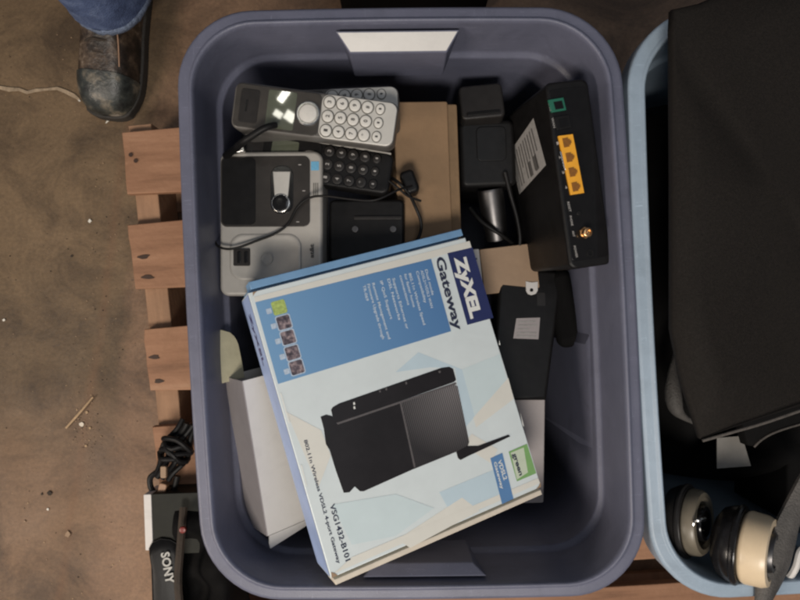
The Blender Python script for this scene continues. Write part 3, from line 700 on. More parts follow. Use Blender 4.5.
tag(mb.build('metal_barrel', 'steel'), 'dull grey metal barrel poking out under the large black adapter', 'connector')
cord('black_cable', 'dark cord crossing below the grey metal barrel', [(470, 208, .372), (480, 220, .379), (492, 229, .3815), (503, 236, .378), (512, 243, .365), (518, 248, .355)], .0024)
cord('black_cable', 'black cord running down beside the router label', [(505, 172, .39), (511, 196, .384), (517, 218, .378), (520, 240, .372), (517, 262, .36)], .0026)

# ------------------------------------------------------------------ router standing on edge
RA, RB = P(570.5, 270, .482), P(545, 82.5, .490)
Yv = (RB - RA); Xg = Vector((1, 0, -.16))
RM = frame(RA, RA + Xg, RB)
# keep y along the device
y = Yv.normalized(); z = Xg.cross(y).normalized(); x = y.cross(z); RM = Matrix((x, y, z)).transposed().to_4x4(); RM.translation = RA
rl = Yv.length; rw = .047; rd = .150
rt = thing('router', 'black router standing on edge, ports upward, against the tote\'s right wall', 'router', RM)
mb = MB()
L3 = lambda d, z, w0=0: [(x_, y_, z) for x_, y_ in rrect(d, rw - d, d, rl - d, .007, 6)]
mb.loft([L3(.004, -rd), L3(0, -rd + .004), L3(0, -.003), L3(.001, -.001), L3(.003, 0)]); mb.build('router_body', 'black', rt)
MB().box(.0028, rw - .004, .008, rl - .008, -.001, .0006, .004, .0004).build('rear_panel', 'black_gloss', rt)
Ro = lambda px, py, h=.0006: on(RM, px, py, h)
def quad_block(pts, z0, z1, name, material, parent, bev=.0004):
    mb = MB(); mb.slab([tuple(Ro(*p)) for p in pts], z0, z1, bev); return mb.build(name, material, parent)
yp = quad_block([(557.5, 136.5), (571.8, 134.6), (583.2, 193.2), (570, 195.2)], .0, .0035, 'lan_port_block', 'yellow', rt)
pa, pb = (Vector(Ro(557.5, 136.5)) + Vector(Ro(571.8, 134.6))) / 2, (Vector(Ro(583.2, 193.2)) + Vector(Ro(570, 195.2))) / 2
d = (pb - pa); nx = Vector((-d.y, d.x)).normalized()
if nx.x < 0: nx = -nx
for k in range(4):
    c = pa + d * ((k + .5) / 4) - nx * .0004; e = d.normalized()
    sk = [(-.0042, -.0047), (.0018, -.0047), (.0018, -.0030), (.0034, -.0030), (.0034, -.0015), (.0046, -.0015), (.0046, .0015), (.0034, .0015), (.0034, .0030), (.0018, .0030), (.0018, .0047), (-.0042, .0047)]
    MB().slab([tuple(c + nx * a + e * b) for a, b in sk], .0034, .0039).build('socket', 'amber', yp)
gp = quad_block([(547.5, 100.5), (562.5, 98), (565.5, 110.5), (551, 113)], 0, .003, 'dsl_port', 'green', rt)
quad_block([(552.5, 102.8), (560.8, 101.4), (562.8, 109), (554.6, 110.3)], .0028, .0034, 'socket', 'black_gloss', gp, 0)
wp = quad_block([(553.5, 117.5), (568, 115.2), (571, 128), (556.5, 130.5)], 0, .0022, 'wan_port', 'black_soft', rt)
quad_block([(558, 119.6), (566.3, 118.2), (568.4, 126.4), (560.2, 127.8)], .002, .0027, 'socket', 'black_gloss', wp, 0)
c = Ro(584, 233)
cx = MB().lathe([(.0062, 0), (.0062, .004), (.0056, .0045)], (c.x, c.y, 0), n=6).build('antenna_nut', 'brass', rt)
MB().lathe([(.0047, .004), (.0047, .010), (.0040, .0105), (.0030, .0105), (.0028, .008), (.0013, .008), (.0011, .0098), (.0004, .010)], (c.x, c.y, 0)).build('antenna_connector', 'brass', cx)
c = Ro(578.8, 213); MB().lathe([(.0024, 0), (.0024, .0012), (.0016, .0016)], (c.x, c.y, 0)).build('reset_button', 'black_soft', rt)
c = Ro(590, 253); MB().lathe([(.0038, 0), (.0038, .0012), (.0026, .0012), (.0022, .0002)], (c.x, c.y, 0)).build('power_socket', 'black_soft', rt)
marks = []
for t in ('DSL', 'WAN', 'LAN', 'RESET', 'ANT', 'POWER'): pass
mk = [('DSL', (549.5, 103.5), (551.3, 111.5)), ('WAN', (552.3, 118), (554.6, 128)), ('1', (557.4, 142), (558, 145)), ('2', (560, 156), (560.6, 159)), ('3', (563, 171), (563.6, 174)), ('4', (566, 186), (566.6, 189)), ('RESET', (568.2, 202), (570.4, 212)), ('PHONE', (570.5, 216), (572.5, 226)), ('ANT', (573, 231), (574.2, 237)), ('POWER', (574.5, 246), (577.2, 258))]
glyphs([(t, Ro(px - 1.2, py), Ro(qx - 1.2, qy), .0024) for t, (px, py), (qx, qy) in mk], .0009, 'port_lettering', 'label', rt, bold=.02)
# the shiny streak is a bent metal tab beside the yellow block
mb = MB(); mb.slab([tuple(Ro(*p)) for p in [(559, 152), (561.3, 151.8), (566, 164), (565.6, 172), (563, 168)]], .0006, .0028, .0004); mb.build('metal_tab', 'chrome', rt)
# label on the underside panel (local plane x = 0, facing -x)
Ll = Matrix(((0, 0, -1, -.0004), (1, 0, 0, 0), (0, -1, 0, 0), (0, 0, 0, 1)))      # label x = device y, label y = -device z
Ll = Matrix(((0, 0, -1, -.0004), (-1, 0, 0, 0), (0, 1, 0, 0), (0, 0, 0, 1)))
LM = RM @ Ll
lp = [tuple(on(LM, *p)) for p in [(533.4, 118), (546, 165), (519.4, 194.5), (510, 152)]]
mb = MB(); mb.sheet(lp, 0); o = mb.build('rating_label', 'label', rt, Ll)
if (RM.to_3x3() @ Ll.to_3x3() @ o.data.polygons[0].normal).dot(CAM - RM.translation) < 0: o.data.flip_normals()
def lab(u_, v_):
    A, B, C, D = [Vector(p) for p in lp]; return tuple((A * (1 - u_) + B * u_) * (1 - v_) + (D * (1 - u_) + C * u_) * v_)
ln = []
for k in range(9):
    v0 = .12 + k * .088; e = .9 if k % 3 else .6
    ln.append([lab(.12, v0), lab(e, v0), lab(e, v0 + .03), lab(.12, v0 + .03)])
ln += [[lab(.62, .2), lab(.93, .2), lab(.93, .30), lab(.62, .30)], [lab(.62, .40), lab(.93, .40), lab(.93, .5), lab(.62, .5)]]
mb = MB()
for k, pts in enumerate(ln): mb.sheet(pts, .0002)
mb.build('label_print', 'label_ink', o)
# vents in the short end
for k in range(6):
    MB().box(.010 + k * .005, .0125 + k * .005, -.0004, .0004, -.06, -.02).build('vent_slot', 'black_gloss', rt)

# ------------------------------------------------------------------ small carton, black device, plain boxes
CM = frame(P(474, 296, .372), P(524, 290, .370), P(472, 250, .374))
sc_ = thing('small_carton', 'small tan carton with a white end strip, between gateway box and router', 'box', CM)
MB().box(.013, .080, 0, on(CM, 500, 247).y, -.24, 0, .001, .001).build('carton', 'kraft_pink', sc_)
MB().box(0, .0125, .001, on(CM, 500, 247).y + .001, -.24, -.0006, .001, .001).build('end_strip', 'white_card', sc_)
q = on(CM, 474.5, 259); sheets('strip_mark', [rrect(q.x, q.x + .003, q.y - .001, q.y + .001, .0005, 3)], 'dark_ink', sc_, .0004)
DM = frame(P(486, 392, .392), P(548, 392, .388), P(503, 268, .368))
dw = on(DM, 560, 330).x; dh = on(DM, 530, 267).y
bd = thing('set_top_device', 'black slab device with a small white label and a white hook tab, under the router', 'device', DM)
MB().slab([tuple(on(DM, *p)) for p in [(490, 400), (547, 400), (562, 284), (558, 271), (508, 266), (502, 271), (499, 284)]], -.045, 0, .005).build('device_body', 'black', bd)
x_ = [tuple(on(DM, *p)) for p in [(516.3, 318.4), (540, 317.6), (538.3, 339.3), (513.2, 338.4)]]
lb = MB().slab(x_, 0, .0005).build('white_label', 'label', bd); lb.data.materials[0] = M_['pink_card']
A, B, C, D = [Vector(p) for p in x_]
sheets('label_print', [[tuple((A * (1 - u0) + B * u0) * (1 - v0) + (D * (1 - u0) + C * u0) * v0) for u0, v0 in ((.12, v), (e, v), (e, v + .07), (.12, v + .07))] for v, e in ((.15, .8), (.32, .9), (.5, .6), (.68, .9), (.84, .9))], 'label', bd, .0008)
tb = MB(); tb.slab([tuple(on(DM, *p)) for p in [(525.3, 281.5), (529, 282.3), (532, 282.6), (537.5, 281.8), (537.3, 291), (535.3, 294), (531, 295.3), (527.5, 294), (525.6, 291)]], 0, .0025, .0005)
tbo = tb.build('hook_tab', 'white_card', bd)
c = on(DM, 531, 290.5); MB().lathe([(.0021, .0024), (.0021, .0028)], (c.x, c.y, 0)).build('tab_hole', 'black_gloss', tbo)
q = on(DM, 540, 296); sheets('grey_patch', [rrect(q.x - .004, q.x + .006, q.y - .012, q.y + .004, .001, 3)], 'dark_grey', bd, .0006)
A4 = frame(P(556, 350, .37), P(584, 344, .385), P(560, 272, .37))
a4 = thing('black_pouch', 'soft black pouch squeezed between the black slab device and the right wall', 'pouch', A4)
mb = MB(); mb.slab(rrect(0, .034, 0, .095, .012, 6), -.15, 0, .012); mb.build('pouch_body', 'cloth_black', a4)
WM = frame(P(505, 504, .352), P(545, 503, .349), P(504, 388, .362))
wb = thing('plain_box', 'plain greyish white box showing past the right edge of the gateway carton', 'box', WM)
MB().box(on(WM, 440, 450).x, on(WM, 544.5, 450).x, 0, on(WM, 530, 389).y, -.21, 0, .001, .0015).build('carton', 'pink_card', wb)

# open white carton at the left, tilted like the gateway box
OA, OB, OC = P(268, 536, .455), P(243, 381, .474), P(330, 520, .408)
OM = frame_y(OA, OC, OB); ol = (OB - OA).length
oc = thing('open_carton', 'open white carton with its end flap folded out, along the left wall of the tote', 'box', OM)
mb = MB(); w_ = .10; dpt = .048; tk = .0012
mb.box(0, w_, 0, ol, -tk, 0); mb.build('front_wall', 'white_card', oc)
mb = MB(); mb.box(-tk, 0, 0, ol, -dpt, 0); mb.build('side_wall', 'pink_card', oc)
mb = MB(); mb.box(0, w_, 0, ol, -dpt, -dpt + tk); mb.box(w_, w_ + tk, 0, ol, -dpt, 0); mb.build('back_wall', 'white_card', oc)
# end flap folded out past the open top
mb = MB(); N = 12; R = []
for k in range(N + 1):
    t = k / N; yy = ol - .004 + t * .056; zz = -.034 - .006 * t * t
    c_ = -.001; hw = .0175 * math.sqrt(max(.02, 1 - max(0, (t - .62) / .38) ** 2.2)) if t > .62 else .0175
    R.append([(c_ - hw, yy, zz), (c_ + hw, yy, zz), (c_ + hw, yy, zz - .001), (c_ - hw, yy, zz - .001)])
mb.loft(R); mb.build('end_flap', 'card_inner', oc)
mb = MB(); pts = [(0.002, -.001), (.070, -.001), (.055, -.006), (.001, -.015), (.0005, -.009)]
mb.slab(pts, -.0025, -.0010); fl_ = mb.build('bottom_flap', 'white_card', oc)

# ------------------------------------------------------------------ right tote contents
def cushion(pts, z0, z1, M, name, material, parent, n=18, puff=.012, seed=1, crease=0):
    """soft slab over a plan outline: rounded rim, gently uneven top"""
    rg = random.Random(seed); pts = ccw(pts); mb = MB()
    out = []
    for i in range(len(pts)):
        a, b = Vector(pts[i]), Vector(pts[(i + 1) % len(pts)]); k = max(1, int((b - a).length / .02))
        for j in range(k): out.append(tuple(a + (b - a) * j / k))
    c = sum((Vector(p) for p in out), Vector((0, 0))) / len(out); R = []
    am = min(1, puff / .010)
    bump = lambda x, y: am * .005 * math.sin(17 * x + 3 * y + seed) + am * .004 * math.sin(9 * y - 12 * x) + am * .0025 * math.sin(31 * x + 23 * y)
    sc = lambda f: [(c.x + (x - c.x) * f, c.y + (y - c.y) * f) for x, y in out]
    R.append([(x, y, z0) for x, y in sc(.97)])
    R.append([(x, y, z0 + .004) for x, y in sc(1.0)])
    R.append([(x, y, z1 - .004) for x, y in sc(1.0)])
    for f, h in ((.985, 0), (.96, .002), (.88, .5), (.75, .75), (.55, .9), (.3, 1), (.1, 1)):
        R.append([(x, y, z1 + puff * h + (bump(x, y) if h > .1 else 0) - (crease * math.exp(-((x - .055 - .30 * (.43 - y)) / .012) ** 2) if h > .1 else 0)) for x, y in sc(f)])
    mb.loft(R); return mb.build(name, material, parent, M, sharp=70)
BGM = frame(P(702, 440, .535), P(850, 396, .535), P(672, 10, .545))
bg = thing('laptop_bag', 'large black-brown nylon bag lying flat across the top of the blue tote', 'bag', BGM)
Bg = lambda px, py: tuple(on(BGM, px, py))
bgp = [Bg(702, 440), Bg(760, 420), Bg(855, 390), Bg(880, 100), Bg(850, -60), Bg(760, -25), Bg(700, 2), Bg(673, 8), Bg(672, 30), Bg(673, 180), Bg(673, 330), Bg(684, 385)]
cushion(bgp, -.014, 0, None, 'bag_body', 'cloth', bg, puff=.010, seed=2, crease=.004)
mb = MB(); mb.tube([(*Bg(702, 440.5), .001), (*Bg(730, 430.5), .006), (*Bg(760, 421), .008), (*Bg(800, 407), .009), (*Bg(856, 390), .008)], .0015, 8); mb.build('piping', 'piping', bg)
# black garment filling the blue tote under the bag
fm = flat(760, 330, .40)
fab = thing('black_garment', 'crumpled black fabric filling the blue tote under the bag', 'clothing', fm)
mb = MB(); NX, NY = 40, 54
v = []
for j in range(NY + 1):
    row = []
    for i in range(NX + 1):
        a, bb = i / NX, j / NY; u_, v_ = 2 * a - 1, 1 - 2 * bb
        yy = .007 + .246 * v_ * math.sqrt(1 - .16 * u_ * u_); xx = .459 + .181 * u_ * math.sqrt(1 - .16 * v_ * v_) - .048 * yy
        zz = .035 * math.sin(21 * xx + 9 * yy) * math.sin(13 * yy - 5 * xx) + .018 * math.sin(47 * xx - 31 * yy) + .01 * math.sin(80 * xx + 41 * yy)
        edge_ = min(a, 1 - a, bb, 1 - bb); low = -.045 * max(0, (bb - .74) / .26)
        row.append(mb.bm.verts.new((xx - fm.translation.x, yy - fm.translation.y, zz * min(1, edge_ * 8) - (.06 * (1 - min(1, edge_ * 7)) ** 2) + low)))
    v.append(row)
for j in range(NY):
    for i in range(NX): mb.bm.faces.new((v[j][i], v[j + 1][i], v[j + 1][i + 1], v[j][i + 1]))
mb.build('cloth_sheet', 'cloth_black', fab, sharp=180)
o = fab.children[0]
me = o.data
# second bag layer under the first
B2 = frame(P(742, 452, .455), P(860, 424, .455), P(735, 300, .455))
ub = thing('document_sleeve', 'thin black sleeve with a highlighted lower edge lying just under the big bag', 'sleeve', B2)
B2o = lambda px, py: tuple(on(B2, px, py))
cushion([B2o(754, 447), B2o(775, 432), B2o(860, 408), B2o(860, 250), B2o(735, 250), B2o(735, 400), B2o(748, 446)], -.02, 0, None, 'sleeve_body', 'cloth_black', ub, puff=.003, seed=5)
mb = MB(); mb.tube([(*B2o(754, 447), 0), (*B2o(762, 439), .001), (*B2o(775, 432), .001), (*B2o(800, 424), .001), (*B2o(860, 408), .001)], .0012, 8); mb.build('piping', 'piping', ub)
# paper tag, its colour darkened for the shade it lies in
tg = flat(734, 453, .425, 3); pm_ = []
mb = MB(); mb.slab([tuple(on(tg, *p)) for p in [(717, 438), (742, 436), (751, 466), (717, 468.5)]], -.0012, 0); tag(mb.build('paper_tag', 'label', None, tg), 'blank off-white paper tag sticking out below the big bag', 'tag'); bpy.data.objects['paper_tag'].data.materials[0] = mat('shaded_paper', (.20, .185, .165), .7)
# curved grey strap end at left of the bag
mb = MB(); mb.tube([P(676, 352, .44), P(673, 372, .445), P(673, 392, .45), P(676, 408, .452), P(684, 417, .45), P(694, 422, .44)], lambda t: .003 + .006 * math.sin(math.pi * min(1, t * 1.1)) ** 2, 10)
tag(mb.build('looped_strap', 'grey_strap'), 'looped grey strap end curling out from the left edge of the big bag', 'strap')
# two round fixtures: black cup and ivory collar
def fixture(label, c, axis, R0, coll, body, ch=1.0):
    M = Vector(axis).normalized().to_track_quat('Z', 'Y').to_matrix().to_4x4(); M.translation = c
    t = thing('round_fixture', label, 'light fixture', M)
    MB().lathe([(R0 * .30, -R0 * .64), (R0 * .62, -R0 * .60), (R0 * .86, -R0 * .45), (R0 * .98, -R0 * .22), (R0, 0), (R0 * .97, R0 * .06), (R0 * .7, R0 * .06)], n=44).build('cup', body, t)
    MB().lathe([(R0 * 1.0, -R0 * .10), (R0 * 1.035, -R0 * .06), (R0 * 1.035, -R0 * .01), (R0 * .99, R0 * .03)], n=44, cap0=False, cap1=False).build('rim_bead', body, t)
    MB().lathe([(R0 * .72, -.001), (R0 * .90, R0 * .065 * ch), (R0 * .93, R0 * .12 * ch), (R0 * .90, R0 * .34 * ch), (R0 * .84, R0 * .42 * ch), (R0 * .70, R0 * .43 * ch), (R0 * .60, R0 * .36 * ch), (R0 * .56, R0 * .2 * ch), (R0 * .5, R0 * .16 * ch)], n=44).build('collar', coll, t)
    MB().lathe([(R0 * .50, R0 * .14 * ch), (R0 * .50, R0 * .40 * ch), (R0 * .46, R0 * .47 * ch), (R0 * .36, R0 * .47 * ch), (R0 * .34, R0 * .25 * ch), (R0 * .12, R0 * .22 * ch)], n=36).build('socket_ring', 'steel' if coll == 'ivory' else 'black_gloss', t)
    return t
fixture('glossy black cup with a thick ivory collar, at the bottom of the blue tote', P(741, 545, .496), (.74, -.05, .62), .0385, 'ivory', 'cup_black', 1.7)
fixture('dull black cup with a shaded, aged ivory rim, against the left wall of the blue tote', P(689, 521, .462), (.72, .06, .66), .037, 'shaded_ivory', 'dark_grey')
tag(cushion([(-.10, -.045), (.085, -.05), (.09, .03), (.0, .05), (-.10, .045)], 0, .12, Matrix.Translation((.535, -.205, .30)), 'fabric_bundle', 'cloth_black', None, puff=.02, seed=12), 'black fabric bundle at the bottom of the blue tote, behind the pointed grey strap', 'bundle')
# small metal clip between them
mb = MB(); mb.tube([P(690, 523, .486), P(695, 521, .496), P(700, 520, .498), P(705, 519, .494)], .0020, 8); mb.tube([P(694, 521, .494), P(692, 532, .492), P(690, 543, .486)], .0014, 8)
tag(mb.build('metal_clip', 'chrome'), 'small shiny metal clip between the two round cups', 'clip')
# grey webbing strap with pointed end at the right
mb = MB(); N = 14; R = []
pts_l = [(812, 462), (800, 478), (790, 497), (778, 520), (768, 545), (761, 570), (757, 592), (756, 612)]
pts_r = [(822, 500), (808, 512), (799, 528), (795, 548), (790, 566), (782, 584), (772, 602), (762, 616)]
zz = [.500, .502, .504, .506, .508, .509, .510, .506]
for a, bb, z_ in zip(pts_l, pts_r, zz):
    A, B = P(*a, z_), P(*bb, z_ - .004); m_ = (A + B) / 2 + Vector((0, 0, .006))
    R.append([tuple(A), tuple(A * .5 + m_ * .5 + Vector((0, 0, .0015))), tuple(m_), tuple(B * .5 + m_ * .5 + Vector((0, 0, .0015))), tuple(B), tuple(B - Vector((0, 0, .004))), tuple(m_ - Vector((0, 0, .005))), tuple(A - Vector((0, 0, .004)))])
mb.loft(R); tag(mb.build('webbing_strap', 'grey_strap', sharp=50), 'wide grey webbing strap with a pointed end hanging over the blue tote rim', 'strap')
mb = MB(); mb.tube([P(782, 582, .49), P(790, 576, .496), (P(796, 566, .50)), P(800, 552, .50), P(808, 545, .5)], .0035, 8); tag(mb.build('pale_cord', 'white_card'), 'short pale cord curling beside the pointed grey strap', 'cord')

# ------------------------------------------------------------------ left of the tote: cord bundle, pouch, dark things
mb = MB(); A, B = P(189, 424, .15), P(163, 476, .15); d = B - A; L = d.length; ex = d.normalized(); ey = Vector((-ex.y, ex.x, 0)); path = []
cb = thing('cord_bundle', 'bundled black electrical cord lying on the pallet beside the tote', 'cord', Matrix.Translation(A))
for s_ in range(4):
    mb = MB(); path = []
    off = (s_ - 1.5) * .008
    for k in range(15):
        t = k / 14; path.append(ex * (L * (t * 1.06 - .03)) + ey * (off * (1 + .5 * math.sin(math.pi * t)) + .003 * math.sin(9 * t + s_)) + Vector((0, 0, .003 * math.sin(7 * t + 2 * s_) + (.006 if s_ in (1, 2) else 0))))
    mb.tube(path, .0044, 9); mb.build('cord_strand', 'black_soft', cb)
mb = MB(); path = []
for k in range(50):
    t = k / 49; a = t * 2 * math.pi * 4.5; path.append(ex * (L * (.30 + .34 * t)) + ey * ((.019 + .004 * math.sin(3.1 * a)) * math.cos(a) + .003 * math.sin(1.7 * a)) + ex * (.005 * math.sin(2.3 * a + 1)) + Vector((0, 0, .004 + .016 * math.sin(a))))
mb.tube(path, .0042, 9, smooth=2); mb.build('wrapped_turns', 'black_soft', cb)
mb = MB(); mb.tube([ex * L * 1.0 + ey * -.012, ex * (L + .012) + ey * -.016, ex * (L + .026) + ey * -.006, ex * (L + .03) + ey * .012, ex * (L + .016) + ey * .024, ex * (L - .01) + ey * .02], .0045, 9); mb.build('cord_loop', 'black_soft', cb)
tag(MB().box(-.006, .006, -.014, .012, -.004, .012, .003, .002).build('cord_plug', 'tan', None, flat(164, 489, .150, -14)), 'small tan plug end at the tip of the cord bundle', 'plug')
tag(MB().box(-.0045, .0045, -.009, .009, 0, .008, .002, .0015).build('cable_tie', 'kraft_pink', cb, Matrix.Translation(P(165, 471, .166) - A)), 'light tan wrap')
cord('loose_cord', 'loose black cord curving from the bundle to the tote wall', [(174, 482, .14), (178, 492, .142), (183, 498, .14), (192, 503, .137), (204, 507, .135)], .0022)
bx = flat(158, 546, .122, 2)
fb = thing('flat_box', 'dark olive flat box with a white edge strip next to the cord bundle', 'box', bx)
wx = .082
MB().box(.0, .0115, .012, on(bx, 160, 494, .05).y, .0, .05, .001, .001).build('edge_strip', 'white_card', fb)
MB().box(.0118, wx, .005, on(bx, 160, 494, .05).y, .0, .049, .001, .001).build('carton', 'olive', fb)
# dark cloth heap beside it
ch = thing('dark_cloth', 'dark brown-black cloth heap squeezed between the flat box and the tote', 'cloth', flat(205, 580, .18))
mb = MB(); NX, NY = 22, 26; v = []
for j in range(NY + 1):
    row = []
    for i in range(NX + 1):
        a, bb = i / NX, j / NY; xx = (a - .5) * .115 - .004; yy = (.5 - bb) * .25 + .0; e = min(a, 1 - a, bb, 1 - bb)
        zz = .022 * math.sin(60 * xx + 12 * yy) * math.cos(20 * yy) + .010 * math.sin(85 * yy - 40 * xx); row.append(mb.bm.verts.new((xx, yy, zz - .06 * max(0, 1 - e * 6) ** 2)))
    v.append(row)
for j in range(NY):
    for i in range(NX): mb.bm.faces.new((v[j][i], v[j + 1][i], v[j + 1][i + 1], v[j][i + 1]))
mb.build('cloth_sheet', 'cloth_black', ch, sharp=180)
mb = MB(); mb.tube([(-.030, .11, .006), (-.028, .06, .026), (-.030, .01, .030), (-.028, -.05, .022), (-.03, -.11, .004)], .006, 8); mb.build('brown_band', 'brown_dark', ch)
tag(MB().lathe([(.0045, 0), (.005, .002), (.0045, .005), (.002, .006)], (0, 0, 0)).build('red_button', 'red', None, flat(183.5, 529, .214)), 'tiny red button lying on the dark cloth beside the tote', 'button')
# branded black strap pouch
PM = frame(P(152, 612, .185), P(182, 612, .182), P(147, 544, .178))
po = thing('camera_strap_pad', 'black padded strap with white lettering at the bottom left', 'strap', PM)
Po = lambda px, py: tuple(on(PM, px, py))
cushion([Po(153, 640), Po(183, 640), Po(181, 600), Po(180, 560), Po(178, 543.5), Po(170, 539), Po(160, 538), Po(152, 542), Po(148.5, 548), Po(151, 565), Po(152, 600)], -.03, 0, None, 'pad', 'cloth_black', po, puff=.004, seed=8)
po.children[0].data.materials[0] = M_['black']
glyphs([('SONY', Vector(Po(163, 551)), Vector(Po(168.3, 582)), .0125)], .0105, 'strap_lettering', 'strap_ink', po, bold=.03)
# black bag on the floor behind the tote
KB = flat(410, -17, .0, 2)
kbg = thing('black_bag', 'black bag on the floor behind the top rim of the lavender tote', 'bag', KB)
cushion([(-.12, -.055), (.13, -.055), (.135, .12), (-.125, .12)], 0, .13, None, 'bag_body', 'cloth_black', kbg, puff=.01, seed=9)
mb = MB(); mb.tube([(-.05, -.02, .14), (-.05, .03, .17), (.06, .03, .17), (.06, -.02, .14)], .006, 8); mb.build('handle', 'black_soft', kbg)

# ------------------------------------------------------------------ the standing person's lower leg
fx = P(112, 62, .03); pmx = Matrix.Rotation(math.radians(-7), 4, 'Z'); pmx.translation = Vector((fx.x, fx.y, 0))
pe = thing('person', 'standing person, one leg in blue jeans and a scuffed dark leather boot', 'person', pmx)
# leg: a tapering column from ankle to knee (clothed, so its skin stays covered)
def ell(cx, cy, rx, ry, z, n=28, jit=0, seed=0, fold=0):
    rg = random.Random(seed); return [(cx + (rx + fold * math.sin(5 * a + seed)) * math.cos(a) + rg.uniform(-jit, jit), cy + (ry + fold * math.sin(4 * a + seed * 2)) * math.sin(a) + rg.uniform(-jit, jit), z) for a in [2 * math.pi * k / n for k in range(n)]]
cy0 = .094
mb = MB(); mb.loft([ell(.016, cy0 + .004, .045, .05, .10), ell(.016, cy0 + .01, .048, .055, .25), ell(.016, cy0 + .015, .052, .06, .40), ell(.016, cy0 + .03, .058, .063, .52)]); mb.build('body', 'ivory', pe); pe.children[0].data.materials[0] = mat('skin', (.45, .28, .2), .5)
mb = MB(); R = []
for k, (z_, rx, ry, cy) in enumerate([(.098, .060, .064, cy0), (.104, .067, .072, cy0), (.118, .069, .074, cy0), (.14, .067, .072, cy0 + .002), (.165, .070, .074, cy0 + .004), (.19, .067, .071, cy0 + .006), (.24, .070, .074, cy0 + .01), (.30, .071, .075, cy0 + .013), (.40, .074, .078, cy0 + .018), (.50, .077, .08, cy0 + .028), (.56, .078, .08, cy0 + .035)]):
    R.append(ell(.016, cy, rx, ry, z_, 40, .0006, k, .0022))
mb.loft(R, cap0=False); mb.build('jeans', 'denim', pe, sharp=180)
mb = MB(); R = [ell(.016, cy0, .0665, .0715, .100, 60, .0016, 3), ell(.016, cy0, .0702, .0752, .103, 60, .0012, 4), ell(.016, cy0, .0704, .0754, .113, 60, .001, 5), ell(.016, cy0, .0685, .0735, .117, 60, .0008, 6)]
mb.loft(R, cap0=False, cap1=False); mb.build('hem', 'hem', pe, sharp=180)
# boot: sections from heel to toe (toe towards -y)
secs = [(.205, .030, .022, .090), (.195, .040, .022, .115), (.165, .046, .022, .125), (.12, .049, .022, .125), (.075, .050, .022, .118), (.045, .052, .022, .103), (.015, .0555, .022, .090), (-.015, .058, .022, .080), (-.045, .0575, .022, .070), (-.068, .050, .022, .060), (-.081, .040, .022, .050), (-.0885, .026, .022, .040), (-.0915, .008, .022, .030)]
def fine(sec, k=4):
    out = []
    for i in range(len(sec) - 1):
        p0, p1, p2, p3 = [np.array(sec[min(len(sec) - 1, max(0, q))]) for q in (i - 1, i, i + 1, i + 2)]
        for j in range(k):
            t = j / k; out.append(tuple(.5 * ((2 * p1) + (p2 - p0) * t + (2 * p0 - 5 * p1 + 4 * p2 - p3) * t * t + (3 * p1 - p0 - 3 * p2 + p3) * t ** 3)))
    return out + [tuple(sec[-1])]
secs = fine([(y_, hw * .83, zb, zt) for y_, hw, zb, zt in secs])
def bsec(y_, hw, zb, zt, infl=0):
    pts = []; n_ = 22
    for k in range(n_ + 1):
        a = math.pi * k / n_; ca = math.cos(a); sa = math.sin(a)
        e = .62; pts.append(((hw + infl) * math.copysign(abs(ca) ** e, ca), y_, zb + (zt + infl - zb) * (abs(sa) ** .85)))
    return pts
mb = MB(); mb.loft([bsec(*s_) for s_ in secs]); mb.build('boot', 'leather', pe, sharp=80)
mb = MB(); mb.loft([bsec(y_, hw, .022, zt, .0022) for y_, hw, zb, zt in [q_ for q_ in secs if q_[0] < -.030]]); mb.build('toe_cap', 'toe', pe, sharp=80)
mb = MB(); out = []
for y_, hw, zb, zt in secs: out.append((hw + .0045, y_ - (.004 if y_ < -.08 else 0)))
out = out + [(-a, b) for a, b in out[::-1]]
mb.slab(out, 0, .023, .003); mb.build('sole', 'sole', pe)
for k in range(4):
    yy = .052 - k * .018; zt = .106 - k * .0085; mb = MB(); s_ = 1 if k % 2 else -1
    mb.tube([(-.021, yy + .004 * s_, zt - .004), (-.008, yy, zt + .0015), (.008, yy - .001, zt + .0015), (.021, yy - .004 * s_, zt - .004)], .0022, 8); mb.build('lace', 'brown_dark', pe)
mb = MB(); mb.tube([(.028, .06, .100), (.032, .02, .085), (.034, -.02, .0735)], .0012, 6); mb.build('seam', 'tan', pe)

# ------------------------------------------------------------------ litter on the concrete
def scrap(name, label, px, py, r, material, cat, seed, h=.003, z=.001, el=1.0):
    r *= .8; h *= .5
    rg = random.Random(seed); mb = MB(); q = [(r * rg.uniform(.6, 1.1) * math.cos(a), el * r * rg.uniform(.6, 1.1) * math.sin(a)) for a in [i * 2 * math.pi / 9 for i in range(9)]]
    mb.slab(q, 0, h, h * .3); return tag(mb.build(name, material, None, flat(px, py, z, rg.uniform(0, 180)), smooth=False), label, cat)
scrap('paper_scrap', 'bright white scrap of paper on the concrete left of the pallet', 90, 221, .0048, 'paper', 'scrap', 1)
scrap('paper_scrap', 'tiny white speck of paper at the left edge of the concrete', 4, 320, .0034, 'paper', 'scrap', 2)
scrap('paper_scrap', 'tiny white crumb on the concrete below the wood splinter', 48, 509, .0034, 'paper', 'scrap', 3)
scrap('paper_scrap', 'white chip beside the toe of the boot', 79, 100, .0055, 'paper', 'scrap', 4, el=.5)
scrap('paper_scrap', 'thin white chip right in front of the boot toe', 108, 121, .007, 'paper', 'scrap', 5, el=.35)
for k, (px, py, r, t) in enumerate([(82, 424, .006, 'largest pale shard in the debris pile under the wood splinter'), (87, 412, .004, 'small shard touching the wood splinter'), (90, 428, .003, 'small shard right of the largest pale shard'), (86, 446, .0035, 'lowest shard of the debris pile under the splinter')]):
    scrap('debris_shard', t, px, py, r, 'straw' if k else 'cream_edge', 'shard', 20 + k)
scrap('plastic_bit', 'crumpled clear-looking plastic bit on the concrete at the lower left', 68, 534, .008, 'kraft_pink', 'scrap', 31, h=.005)
